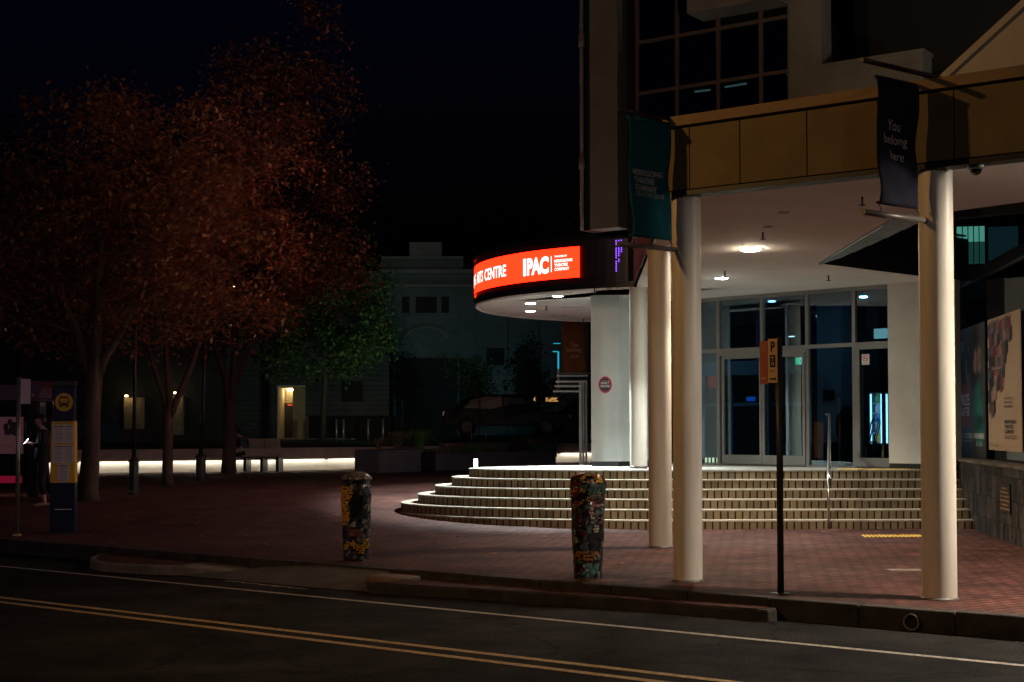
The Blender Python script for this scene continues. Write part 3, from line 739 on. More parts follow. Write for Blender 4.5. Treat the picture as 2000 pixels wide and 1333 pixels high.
# foyer ceiling lamp (inside light seen as blue-ish glow)
c = GW.p(g(1600), ZS-.04, -1.6)
mb = MB(); mb.lathe([(.07,0),(.07,-.02),(0,-.025)], (c.x,c.y,ZS-.02), 20); tp(mb, 'foyer_lamp', glow('foyer_lamp', (.45,.72,1), 90))
c = GW.p(g(1440), ZS-.04, -1.2)
mb = MB(); mb.lathe([(.07,0),(.07,-.02),(0,-.025)], (c.x,c.y,ZS-.02), 20); tp(mb, 'foyer_lamp', glow('foyer_lamp_b', (.35,.65,1), 16))

# candles on the foyer floor near the left pane
FR = []
for k, px in enumerate((1379, 1386, 1393, 1401)):
    CP = GW.off(-1.0); a0, zz = CP.hit(px, 894)
    mb = MB(); c = CP.p(a0, 0); mb.lathe([(.022,ZL+.02),(.022,ZL+.11),(0,ZL+.115)], (c.x,c.y,0), 12)
    o = mb.build('floor_candle', glow('candle_%d' % k, (1,.75,.42), 4)); tag(o, 'small lit candle on the foyer floor behind the leftmost glass', 'candle', 'lit candles on the foyer floor')

# fridges behind the hinged door
FRI = GW.off(-1.3)
def fridge(pxa, pxb, label):
    a0 = FRI.hit(pxa, 800)[0]; a1 = FRI.hit(pxb, 800)[0]; zt_ = FRI.hit(pxa, 770)[1]; zb_ = FRI.hit(pxa, 866)[1]
    t = empty('drinks_fridge', FRI.p((a0+a1)/2, ZL+.02, -.3), 0, label, 'fridge', 'drinks fridges in the foyer')
    inv = Matrix.Translation(-Vector(t.location))
    def part(mb, nm, m): o = mb.build(nm, m, t); o.matrix_parent_inverse = inv; return o
    mb = MB(); mb.pbox(FRI, a0, a1, zb_-.02, zt_+.03, -.62, -.5); mb.pbox(FRI, a0-.03, a0, ZL+.02, zt_+.1, -.62, 0); mb.pbox(FRI, a1, a1+.03, ZL+.02, zt_+.1, -.62, 0); mb.pbox(FRI, a0, a1, zt_+.03, zt_+.1, -.5, 0); mb.pbox(FRI, a0, a1, ZL+.02, zb_-.02, -.5, -.0)
    part(mb, 'cabinet', M['dark'])
    mb = MB(); mb.pbox(FRI, a0+.01, a1-.01, zb_, zt_, -.49, -.47); part(mb, 'lit_back', glow('fridge_glow', (.50,.78,1), 3.4))
    mb = MB(); mb.pbox(FRI, a0+.01, a0+.028, zb_, zt_, -.04, -.01); mb.pbox(FRI, a1-.028, a1-.01, zb_, zt_, -.04, -.01); part(mb, 'lit_edge', glow('fridge_edge', (.45,.75,1), 7))
    n = 5; zs_ = [zb_+(zt_-zb_)*k/n for k in range(n)]
    for z in zs_:
        mb = MB(); mb.pbox(FRI, a0+.04, a1-.04, z, z+.015, -.46, -.05); part(mb, 'shelf', M['white'])
    return t, a0, a1, zs_
cols = [(.75,.45,.1),(.5,.6,.65),(.1,.25,.55),(.6,.1,.08),(.75,.65,.2),(.15,.4,.2)]
bms = [mat('bottle_%d' % i, c, .15, var=.05, emit=c, estr=.6) for i, c in enumerate(cols)]
shelfname = ['bottom','second','middle','fourth','top']
for (pa, pb, lab, side) in ((1698, 1722, 'left lit drinks fridge behind the hinged glass door', 'left'), (1729, 1752, 'right lit drinks fridge partly hidden by the plain wall', 'right')):
    t, a0, a1, zs_ = fridge(pa, pb, lab)
    nb = 6 if side == 'left' else 3
    for r_, z in enumerate(zs_):
        protos = None; hh = .18 if r_ > 1 else .24
        bmx = random.choice(bms)
        for k in range(nb):
            a = a0+.075+k*(a1-a0-.13)/5.2; c = FRI.p(a, z+.017, -.14)
            if protos is None:
                mb = MB(); mb.lathe([(0,0),(.028,0),(.028,hh*.62),(.011,hh*.8),(.011,hh),(0,hh)], (0,0,0), 10); protos = mb.build('drink_bottle', bmx); o = protos
            else: o = protos.copy(); COL.objects.link(o)
            o.location = c; tag(o, 'small bottle standing in a row on the %s shelf of the %s fridge' % (shelfname[r_], side), 'bottle', 'bottles on the %s shelf of the %s fridge' % (shelfname[r_], side))
# chairs inside seen through the hinged door: bent steel chair
CH = GW.off(-.75); a0, zz = CH.hit(1710, 850); c = CH.p(a0, ZL+.02)
ch = empty('foyer_chair', c, math.atan2(GW.d.y, GW.d.x), 'bent steel chair in front of the lit drinks fridge', 'chair')
mb = MB()
for y in (0,-.07): mb.tube([(-.12,y,.42),(-.04,y,.80),(0,y,.86),(.06,y,.85),(.10,y,.80),(.0,y,.42),(-.02,y,0)], .012, 8)
mb.build('frame', M['inox'], ch)
mb = MB(); mb.box(-.30,.04,-.35,.0,.42,.45); mb.build('seat', M['dark'], ch, bevel=.01)
mb = MB()
for x, y in ((-.28,-.33),(-.28,-.02),(.0,-.33)): mb.tube([(x,y,.42),(x,y,0)], .012, 8)
mb.build('legs', M['inox'], ch)
# dark rounded armchair shape behind pane 4
CH2 = GW.off(-1.6); a0, zz = CH2.hit(1652, 900); c = CH2.p(a0, ZL+.02)
ac = empty('foyer_armchair', c, math.atan2(GW.d.y, GW.d.x), 'high-backed black armchair just inside the glass', 'armchair')
mb = MB()
prof = []
for k in range(13):
    t_ = k/12; wv = .22*(1-abs(2*t_-1)**3*.55)
    z = .35+.75*t_; prof.append((wv*(1 if t_ < .75 else 1-(t_-.75)*2.2), z))
vsL = [(-w_, .0, z) for w_, z in prof]; vsR = [(w_, .0, z) for w_, z in prof][::-1]
pts = vsL+vsR
b1 = [mb.bm.verts.new(p) for p in pts]; b2 = [mb.bm.verts.new((p[0], p[1]+.10, p[2])) for p in pts]
mb.bm.faces.new(b1); mb.bm.faces.new(b2[::-1])
for i in range(len(pts)): j = (i+1) % len(pts); mb.bm.faces.new([b1[i], b1[j], b2[j], b2[i]])
mb.build('backrest', M['black'], ac, bevel=.02)
mb = MB(); mb.box(-.24,.24,-.45,.0,.0,.42); mb.build('seat', M['black'], ac, bevel=.05)

# ---- upper building
U = Plane((1.37, 25.0), (.82, -.57))
def u(px, py): return U.hit(px, py)
zb = 5.0; ZT = 13.5
s0 = u(1152, 200)[0]; s1 = u(1205.5, 200)[0]; s2 = u(1243, 200)[0]; s3 = u(1540, 100)[0]; s4 = u(1605, 100)[0]; s5 = u(1803, 120)[0]
zbw = u(1180, 446)[1]
mb = MB(); mb.pbox(U, s0, s1, zbw, ZT, -.4, 0); tp(mb, 'upper_wall', M['upper'])
mb = MB(); mb.pbox(U, s0-.22, s0-.12, zbw-.0, ZT, -.5, -.1); mb.pbox(U, s0-.11, s0-.005, zbw, ZT, -.5, -.06); tp(mb, 'wall_edge_fin', M['dark'])
mb = MB(); mb.tube([U.p(s0-.17, zbw, .0), U.p(s0-.17, ZT, .0)], .035, 10); 
for z in (6.2, 8.4, 9.9): mb.tube([U.p(s0-.17, z, .0), U.p(s0-.17, z+.22, .0)], .055, 10)
tp(mb, 'downpipe', M['upper'])
mb = MB(); mb.pbox(U, s1, s2, zb-.8, ZT, -.55, -.35); tp(mb, 'recess_wall', M['drum'])
zr = [u(1392, 57)[1], u(1392, 160.5)[1]]; dzr = zr[0]-zr[1]
rows = [zr[1]-dzr, zr[1], zr[0], zr[0]+dzr, zr[0]+2*dzr]
colsx = [s2]+[u(p, 120)[0] for p in (1320.5, 1401, 1484.5)]+[s3]
M['mull'] = mat('bronze_mullion', (.10,.075,.07), .6, var=.1)
mb = MB()
for a in colsx: mb.pbox(U, a-.03, a+.03, rows[0], ZT, -.12, -.02)
for z in rows: mb.pbox(U, s2, s3, z-.03, z+.03, -.118, -.022)
tp(mb, 'upper_window_frame', M['mull'])
for a0, a1 in zip(colsx, colsx[1:]):
    for z0, z1 in zip(rows, rows[1:]):
        mb = MB(); mb.pbox(U, a0+.03, a1-.03, z0+.03, z1-.03, -.08, -.07); tp(mb, 'upper_pane', M['glassdark'])
mb = MB(); mb.pbox(U, s2, s3, zb-.5, ZT, -3.2, -3.0); tp(mb, 'upper_room_wall', M['black'])
for p0, p1 in (((1357,179.5),(1387,176)),((1416,170.5),(1458,163.5)),((1537,147),(1541,145))):
    UU = U.off(-1.2); sa, za = UU.hit(*p0); sb, zz = UU.hit(*p1)
    mb = MB(); mb.tube([UU.p(sa,za), UU.p((sa+sb)/2,(za+zz)/2+.0), UU.p(sb,zz)], .018, 8); tp(mb, 'glow_strip', glow('upper_strip_reflection', (.5,.75,.68), .75))  # glowing strips stand in for strip-light reflections in the panes
# bulkhead over the right windows, and plain piers
zbk = u(1392, 38)[1]; sbk = u(1369, 40)[0]; zbk2 = u(1540, 8)[1]
mb = MB(); mb.pbox(U, sbk, s3, (zbk+zbk2)/2, ZT, -.3, .5); tp(mb, 'bulkhead', M['upper'])
mb = MB(); mb.pbox(U, s3, s4, 4.98, ZT, -.4, .0); tp(mb, 'upper_wall', M['upper'])
zp = (u(1605, 138)[1]+u(1803, 96)[1])/2
mb = MB(); mb.pbox(U, s4, s5, 4.98, zp, -.4, .0); tp(mb, 'parapet_wall', M['upper'])
mb = MB(); mb.pbox(U, s4, s5+.02, zp-.0, zp+.05, -.42, .03); mb.pbox(U, s4, s5-.1, zp-.16, zp-.13, -.0, .02); tp(mb, 'parapet_coping', M['upper'])
mb = MB(); mb.pbox(U, s4, s5+5, 4.98, ZT, -1.6, -1.4); tp(mb, 'high_dark_wall', M['black'])
# sloping gable at the far right
GP = FP.off(-1.6)
g0 = GP.hit(1872, 134); g1 = GP.hit(2003, 14)
mb = MB(); k_ = (g1[1]-g0[1])/(g1[0]-g0[0]); A_ = [(g0[0]-.6, g0[1]-.6*k_), (g0[0]+4, g0[1]+4*k_), (g0[0]+4, 3.9+.6), (g0[0]-.6, 4.5)]
f_ = [GP.p(a, z) for a, z in A_]; b_ = [GP.p(a, z, -.3) for a, z in A_]
mb.hexa([f_[3], f_[2], b_[2], b_[3], f_[0], f_[1], b_[1], b_[0]]); gb = tp(mb, 'gable_wall', M['wallbeige'])
mb = MB(); mb.hexa([GP.p(A_[0][0], A_[0][1], .04), GP.p(A_[1][0], A_[1][1], .04), GP.p(A_[1][0], A_[1][1], -.34), GP.p(A_[0][0], A_[0][1], -.34), GP.p(A_[0][0], A_[0][1]+.09, .04), GP.p(A_[1][0], A_[1][1]+.09, .04), GP.p(A_[1][0], A_[1][1]+.09, -.34), GP.p(A_[0][0], A_[0][1]+.09, -.34)]); mb.build('gable_coping', M['wallbeige'], gb)
# right wing: plinth, window wall, dark soffit band, lit window
mb = MB(); 
yA, yB = 24.6, 12.0
P1 = Vector((wallx(yA), yA, 0)); P2 = Vector((wallx(yB), yB, 0)); RW = Plane(P1[:2], (P2-P1)[:2]); RL = (P2-P1).length
def rw(px, py): return RW.hit(px, py)
zpl = 1.10
mb.face([RW.p(0,-.1), RW.p(RL,-.1), RW.p(RL,zpl-.05), RW.p(0,zpl-.05)], [(0,0),(RL,0),(RL,zpl+.05),(0,zpl+.05)])
for c_ in ([(0,-.1),(0,zpl-.05)],): pass
pl = tp(mb, 'stone_plinth', M['stone'], 'dark stone plinth wall beside the steps')
print('RW n', RW.n[:])
mb = MB(); nb = 14
for k in range(nb): 
    mb.pbox(RW, RL*k/nb+.003, RL*(k+1)/nb-.003, zpl-.05, zpl, -.62, .03)
mb.build('plinth_coping', mat('coping_stone', (.13,.10,.075), .8, var=.5, scale=1.3, bump=.5), pl).matrix_parent_inverse = TI.inverted()@Matrix.Identity(4) if False else Matrix.Identity(4)
GWR = RW.off(-.30)
mb = MB(); mb.pbox(GWR, -.3, RL, zpl, ZS+.12, -.02, -.01); tp(mb, 'wing_glass', M['glassdark'])
mb = MB()
for px in (1908, 1988): a = GWR.hit(px, 880)[0]; mb = MB(); mb.pbox(GWR, a-.03, a+.03, zpl, ZS+.15, -.09, -.021); tp(mb, 'wing_mullion', M['steel'])
mb = MB(); mb.pbox(GWR, -.3, RL, zpl-.5, ZS+.3, -1.6, -1.5); tp(mb, 'wing_inner_wall', M['black'])
mb = MB(); mb.pbox(RW, -2, RL, ZS-.05, ZS+.13, -.8, -.25); tp(mb, 'wing_band', M['drum'])
LW = Plane((5.5, 24.9), (1, -.22))
mb = MB(); mb.pbox(LW, -1.5, 9, ZS+.10, 9, -.3, 0); tp(mb, 'upper_wing_wall', M['black'])
a0 = LW.hit(1869, 480)[0]; a1 = LW.hit(1923, 480)[0]; z1 = LW.hit(1895, 443)[1]; z0 = LW.hit(1895, 516)[1]; zm = LW.hit(1895, 473)[1]
mb = MB(); mb.pbox(LW, a0, a1, zm, z1, .0, .02); tp(mb, 'lit_window', glow('window_teal', (.10,.42,.34), .55), 'lit teal window above the posters')
mb = MB(); mb.pbox(LW, a0, a1, z0, zm, .0, .02); tp(mb, 'lit_window', glow('window_teal_dim', (.03,.16,.14), .22))
mb = MB(); mb.pbox(LW, a1+.06, a1+.55, z0+.05, z1-.02, .0, .02); tp(mb, 'dim_window', glow('window_dim', (.01,.035,.045), .3))
mb = MB()
for k in range(1, 5): a = a0+(a1-a0)*k/5; mb.pbox(LW, a-.008, a+.008, z0, z1, .021, .03)
tp(mb, 'window_bar', M['dark'])
a0, z0 = GWR.off(-.5).hit(1994, 660); a1, z1 = GWR.off(-.5).hit(2012, 612)
mb = MB(); mb.pbox(GWR.off(-.5), a0, a1, z0, z1, -.02, 0); bs = tp(mb, 'blue_screen', glow('screen_bright_blue', (.02,.16,.85), 1.1), 'bright blue screen behind the wing glass at the right edge')

# brass plaque
a0, z0 = rw(1956, 1000); a1, z1 = rw(1975, 947)
mb = MB(); mb.pbox(RW, a0, a1, z0, z1, .0, .02); pq = mb.build('brass_plaque', mat('dark_plaque', (.02,.017,.014), .4)); tag(pq, 'small dark plaque with brass lettering on the stone plinth', 'plaque')
brass = mat('brass_letters', (.45,.27,.10), .45, metal=.4)
for k, (s_, e_) in enumerate(((.25,.7),(.1,.9),(.05,.95),(.0,1),(.1,.8),(.0,1))):
    zz = z1-(z1-z0)*(.14+.14*k); mb = MB()
    x = a0+(a1-a0)*s_*.9+.02
    while x < a0+(a1-a0)*e_-.03:
        wl = random.uniform(.02,.07); mb.pbox(RW, x, min(x+wl, a1-.02), zz-.02, zz+.005, .02, .023); x += wl+.015
    mb.build('text_line', brass, pq)

# ---- posters on the wing glass
PW2 = GWR.off(.06)
def poster(pa, pb, zt_, zb_, name, m, label):
    a0 = PW2.hit(pa, 750)[0]; a1 = PW2.hit(pb, 750)[0]
    mb = MB(); mb.pbox(PW2, a0, a1, zb_, zt_, -.02, 0); o = mb.build(name, m); tag(o, label, 'poster'); return o, a0, a1
z_t = PW2.hit(1960, 615)[1]; z_b = PW2.hit(1960, 881)[1]
po, a0, a1 = poster(1930, 1993, z_t, z_b, 'poster', mat('poster_cream', (.60,.40,.24), .6, var=.04), 'cream theatre season poster with a collage of portraits down its left side')
W_ = a1-a0; H_ = z_t-z_b
skin = [mat('collage_%d' % i, c, .6, var=.7, scale=9) for i, c in enumerate([(.30,.14,.09),(.04,.03,.035),(.26,.045,.045),(.07,.08,.11),(.38,.22,.15),(.14,.06,.04),(.025,.02,.025)])]
quads = [[] for _ in skin]
for r_ in range(9):
    n_ = [8,8,7,6,6,5,3,2,1][r_]
    for c_ in range(n_):
        x = .02+c_*.090+random.uniform(-.01,.01)+(.04 if r_ % 2 else 0); y = .98-r_*.085-random.uniform(0,.03)
        if r_ == 8: x = .12; y = .2+.14
        quads[random.randrange(len(skin))].append((x, y))
kq = 0
for qi, ql in enumerate(quads):
    for x, y in ql:
        kq += 1; z_ = .002+.0003*kq; mb = MB()
        P = lambda uu, vv: PW2.p(a0+uu*W_, z_b+max(.02, min(.99, vv))*H_, z_)
        mb.face([P(x, y-.10), P(x+.098, y-.075), P(x+.098, y+.028), P(x, y)]); mb.build('portrait', skin[qi], po)
P = lambda x0, x1, y0, y1: flat(PW2, a0+x0*W_, a0+x1*W_, z_b+y0*H_, z_b+y1*H_, .018)
lettering('Yes, you are', P(.16,.50,.60,.63), wm, po, shear=.2)
for s_, y0, y1, x1, bo in (('here there',.378,.395,.80,.01),('welcome',.350,.367,.78,.01),('hear and tell',.318,.338,.80,.01),('MERRIGONG',.200,.228,.88,.04),('THEATRE',.165,.193,.80,.04),('COMPANY',.128,.156,.84,.04),('SEASON 2018',.088,.118,.90,.0)):
    lettering(s_, P(.55, x1, y0, y1), km, po, bold=bo)
lettering('To be . . . . . . . . .', P(.06,.92,.03,.05), km, po)
z_t2 = PW2.hit(1890, 640)[1]; z_b2 = PW2.hit(1890, 893)[1]
M['postdark'] = mat('poster_dark', (.035,.035,.04), .5, var=.5, scale=2.5)
p2, b0, b1 = poster(1873, 1924, z_t2, z_b2, 'poster', M['postdark'], 'dark boxing play poster with a red title block, left of the cream one')
W2 = b1-b0; H2 = z_t2-z_b2
Q = lambda x0, x1, y0, y1, n=.004: flat(PW2, b0+x0*W2, b0+x1*W2, z_b2+y0*H2, z_b2+y1*H2, n)
mb = MB(); mb.pbox(PW2, b0+.02*W2, b0+.46*W2, z_b2+.23*H2, z_b2+.57*H2, .001, .003); rb = mb.build('title_block', mat('poster_red', (.33,.045,.035), .6), p2)
lettering('PRIZE', Q(.07,.42,.40,.485,.006), wm, p2, bold=.01); lettering('FIGHTER', Q(.06,.43,.315,.385,.006), wm, p2, bold=.01)
lettering('31 OCTOBER - 3 NOVEMBER', Q(.14,.96,.145,.185), wm, p2, bold=.02)
lettering('MERRIGONG THEATRE', Q(.16,.5,.12,.132), wm, p2); lettering('2-10', Q(.66,.88,.09,.12), wm, p2)
mb = MB(); mb.pbox(PW2, b0+.02*W2, b0+.10*W2, z_b2+.08*H2, z_b2+.20*H2, .001, .004); mb.build('logo_block', wm, p2)
for k in range(3): lettering(('BECAUSE','SHE HAS','NO CHOICE')[k], Q(.02,.24,.88-.028*k,.90-.028*k), wm, p2)
mb = MB()
for (x, y, rx_, ry_) in ((.30,.70,.06,.06),(.36,.64,.05,.07),(.40,.83,.035,.03),(.66,.72,.07,.09),(.82,.73,.07,.10),(.44,.58,.04,.06)):
    mb.face([PW2.p(b0+(x+rx_*math.cos(t))*W2, z_b2+(y+ry_*math.sin(t))*H2, .004) for t in [i*math.pi/8 for i in range(16)]])
mb.build('boxer_picture', mat('poster_skin', (.26,.15,.12), .6, var=.7, scale=5), p2)
mb = MB()
for (x, y, rx_, ry_) in ((.75,.40,.18,.18),(.80,.20,.17,.12)):
    mb.face([PW2.p(b0+(x+rx_*math.cos(t))*W2, z_b2+(y+ry_*math.sin(t))*H2, .0035) for t in [i*math.pi/8 for i in range(16)]])
mb.build('green_robe_picture', mat('poster_green', (.01,.11,.09), .6, var=.7, scale=4), p2)

# ================================================================ HANDRAIL
hy0, hy1 = SCY-RB-.02, SCY-RB+5*TR+.35; hx = xat(1617, hy0)
hdx = xat(1620, hy1)-hx
hr = empty('handrail', (hx, hy0, 0), 0, 'stainless steel handrail going down the middle of the brick steps', 'handrail')
hl = hy1-hy0
mb = MB(); mb.tube([(0,0,0),(0,0,.86)], .021, 12); mb.lathe([(0,.012),(.055,.012),(.055,0)], (0,0,0), 20); mb.build('post', M['inox'], hr)
mb = MB(); mb.tube([(hdx,hl,ZL),(hdx,hl,ZL+.90)], .021, 12); mb.lathe([(0,.012),(.055,.012),(.055,0)], (hdx,hl,ZL), 20); mb.build('post', M['inox'], hr)
mb = MB(); mb.tube([(0,-.16,.80),(0,-.10,.84),(0,0,.90),(hdx,hl,ZL+.94),(hdx,hl+.25,ZL+.95)], .024, 14); mb.build('rail', M['inox'], hr)

# ================================================================ BANNERS
def banner(c, tip_px, tip_py, top_py, edgeA, edgeB, ztop, zbot, m, texts, tm, label, lean=.0, sag=.02):
    """c column foot; arm runs from the column to a tip in plan; the cloth hangs between two arms"""
    tdir = Vector((-.80, -.60, 0))
    best = min(((abs((c.x+tdir.x*l)/(c.y+tdir.y*l)-(tip_px-1000)/F), l) for l in [i*.01 for i in range(20, 260)]))[1]
    P = Plane((c+tdir*best)[:2], (-tdir)[:2])
    t = empty('street_banner', P.p(best, 0), 0, label, 'banner', 'banners hung on arms from the columns')
    inv = Matrix.Translation(-P.p(best, 0))
    def part(o): o.matrix_parent_inverse = inv; return o
    za = P.hit(tip_px, tip_py)[1]; zt2 = P.hit(tip_px, top_py)[1]
    mb = MB(); mb.tube([P.p(0, za), P.p(best-.12, za)], .028, 14); part(mb.build('lower_arm', M['frame'], t))
    mb = MB(); mb.tube([P.p(0, zt2), P.p(best+.1, zt2)], .024, 14); part(mb.build('upper_arm', M['dark'], t))
    a0 = P.hit(edgeA, 300)[0]; a1 = P.hit(edgeB, 300)[0]
    mb = MB(); nx, nz = 14, 30; gv = {}
    for i in range(nx+1):
        for j in range(nz+1):
            uu, vv = i/nx, j/nz
            nn_ = .018*math.sin(uu*5+vv*3)+.022*math.sin(vv*7+1)*(1-vv)+.012*math.sin(vv*15+uu*9)*(1-vv)
            gv[i,j] = mb.bm.verts.new(P.p(a0+(a1-a0)*uu+lean*(1-vv)+.014*math.sin(vv*9), zbot+(ztop-zbot)*vv, nn_))
    for i in range(nx):
        for j in range(nz): f = mb.bm.faces.new([gv[i,j],gv[i+1,j],gv[i+1,j+1],gv[i,j+1]]); f.smooth = True
    cl = part(mb.build('cloth', m, t)); so = cl.modifiers.new('thick', 'SOLIDIFY'); so.thickness = .004
    mb = MB(); mb.tube([P.p(a0+lean,zbot+.01,.0), P.p(a1+lean,zbot+.01,0)], .014, 8); part(mb.build('hem_rod', m, t)); mb = MB(); mb.tube([P.p(a0,ztop,.0), P.p(a1,ztop,0)], .02, 8); part(mb.build('hem_rod', m, t))
    mb = MB()
    for a in (a0+lean+.02, a1+lean-.02): mb.tube([P.p(a,zbot,0), P.p(a+.02,(zbot+za)/2,.02), P.p(a,za,0)], .006, 6)
    part(mb.build('tie', M['dark'], t))
    W = a1-a0; HH = ztop-zbot
    for s_, x0, x1, y0, y1, kw in texts:
        def fn(u_, v_, x0=x0, x1=x1, y0=y0, y1=y1):
            uu = x0+(x1-x0)*u_; vv = y0+(y1-y0)*v_
            nn_ = .018*math.sin(uu*5+vv*3)+.022*math.sin(vv*7+1)*(1-vv)+.012*math.sin(vv*15+uu*9)*(1-vv)
            return P.p(a0+W*uu+lean*(1-vv)+.014*math.sin(vv*9), zbot+HH*vv, nn_+.008)
        part(lettering(s_, fn, tm, t, **kw))
    return t
PA = Plane(cA[:2], (.80,.60)); PB = Plane(cB[:2], (.80,.60))
zA1 = 4.90; zA0 = PA.hit(1750, 403)[1]; zB1 = 4.88; zB0 = PB.hit(1275, 466)[1]
M['cloth_navy'] = cloth('banner_navy', (.035,.035,.065))
M['cloth_teal'] = cloth('banner_teal', (.028,.20,.27), .5)
M['cloth_orange'] = cloth('banner_orange', (.20,.06,.018), .3)
M['bannertext'] = mat('banner_text', (.75,.66,.62), .7, var=.05)
M['tealtext'] = mat('banner_text_teal', (.45,.48,.48), .7, var=.05)
banner(cA, 1690, 415, 119, 1712, 1791, zA1, zA0, M['cloth_navy'],
       [('You',.30,.62,.60,.685,{}),('belong',.20,.80,.47,.565,{}),('here',.32,.72,.365,.44,{'shear':.25})], M['bannertext'],
       'dark navy banner reading You belong here, on the rightmost column')
banner(cB, 1209, 477, 215, 1226, 1306, zB1, zB0, M['cloth_teal'],
       [('MERRIGONG',.10,.86,.525,.575,{'bold':.03}),('THEATRE',.12,.66,.46,.51,{'bold':.03}),('COMPANY',.13,.72,.395,.445,{'bold':.03}),('SEASON 2018',.14,.86,.345,.385,{})], M['tealtext'],
       'teal banner with the theatre company name, on the column nearest the drum', lean=.03)

# ================================================================ PARKING SIGN
c = at(1525, 1160, z=0)
ps = empty('parking_sign', c, 0, 'dark post with orange and tan parking sign plates by the kerb', 'road sign')
hp = (CAMH+(832-662)/F*c.y)
mb = MB(); mb.tube([(0,0,0),(0,0,hp)], .033, 16); mb.lathe([(.036,hp-.02),(.036,hp),(.02,hp+.012),(0,hp+.015)], (0,0,0), 16); mb.lathe([(0,.01),(.09,.008),(.10,0)], (0,0,0), 20); mb.build('post', M['poledark'], ps)
sg_o = Vector((-.045, -.03, 0))
za, zb_ = CAMH+(832-665)/F*c.y, CAMH+(832-749)/F*c.y
m1 = mat('sign_orange', (.55,.16,.09), .5, var=.12); m2 = mat('sign_tan', (.85,.55,.27), .5, var=.08)
PS = Plane((0,0), (.50,-.24))
pxm = c.y/F     # metres per photo pixel at the post
def plate(x0, x1, m, z0, z1, dz=0):
    a0 = (x0-1520)*pxm/PS.d.x; a1 = (x1-1520)*pxm/PS.d.x
    mb = MB(); mb.hexa([PS.p(a0,z0,.045),PS.p(a1,z0,.045),PS.p(a1,z0,.035),PS.p(a0,z0,.035),PS.p(a0,z1-dz,.045),PS.p(a1,z1,.045),PS.p(a1,z1,.035),PS.p(a0,z1-dz,.035)])
    return mb.build('sign_plate', m, ps), a0, a1
p1, q0, q1 = plate(1487.5, 1502, m1, zb_-.01, za-.01); p1['label'] = 'orange sign plate'
p2_, r0, r1 = plate(1502.5, 1519, m2, zb_, za+.01); p2_['label'] = 'tan disabled parking sign plate'
hz = za-zb_
fl = lambda x0, x1, y0, y1: flat(PS, r0+(r1-r0)*x0, r0+(r1-r0)*x1, zb_+hz*y0, zb_+hz*y1, .049)
lettering('P', fl(.30,.75,.72,.96), km, ps, bold=.03)
mb = MB(); mb.pbox(PS, r0+(r1-r0)*.2, r0+(r1-r0)*.8, zb_+hz*.36, zb_+hz*.65, .045, .047); mb.build('wheelchair_panel', km, ps)
mb = MB(); cx = r0+(r1-r0)*.5; cz_ = zb_+hz*.44; rr = (r1-r0)*.17
for k in range(14):
    a, b = R(120)+k*R(20), R(120)+(k+1)*R(20)
    P_ = lambda r, t: PS.p(cx+r*math.cos(t), cz_+r*math.sin(t), .049)
    mb.face([P_(rr*.7,a),P_(rr*.7,b),P_(rr,b),P_(rr,a)])
mb.pbox(PS, cx-rr*.15, cx+rr*.1, cz_+rr*.5, cz_+hz*.11, .048, .050); mb.pbox(PS, cx-.0, cx+rr*1.1, cz_+rr*.35, cz_+rr*.6, .048, .0505); mb.disc(PS.p(cx-.003, cz_+hz*.15, .0495), .010, 12, tuple(PS.n))
mb.build('wheelchair_symbol', wm, ps)
lettering('ONLY', fl(.2,.8,.24,.30), mat('sign_brown', (.2,.1,.04), .6), ps)
mb = MB(); zz = zb_+hz*.09; a_, b_ = r0+(r1-r0)*.18, r0+(r1-r0)*.72
mb.pbox(PS, a_, b_, zz-.008, zz+.008, .045, .049); mb.face([PS.p(b_,zz-.022,.049), PS.p(b_+(r1-r0)*.16,zz,.049), PS.p(b_,zz+.022,.049)]); mb.build('arrow', km, ps)
mb = MB(); mb.pbox(PS, q0+.02, q1-.02, zb_+hz*.09, zb_+hz*.12, .045, .048); mb.build('pale_bar', m2, p1)
fl1 = lambda x0, x1, y0, y1: flat(PS, q0+(q1-q0)*x0, q0+(q1-q0)*x1, zb_+hz*y0, zb_+hz*y1, .049)
mb = MB(); mb.pbox(PS, q0+.015, q1-.015, zb_+hz*.72, zb_+hz*.92, .045, .048); mb.build('faded_panel', mat('faded_orange', (.5,.22,.14), .6), p1)

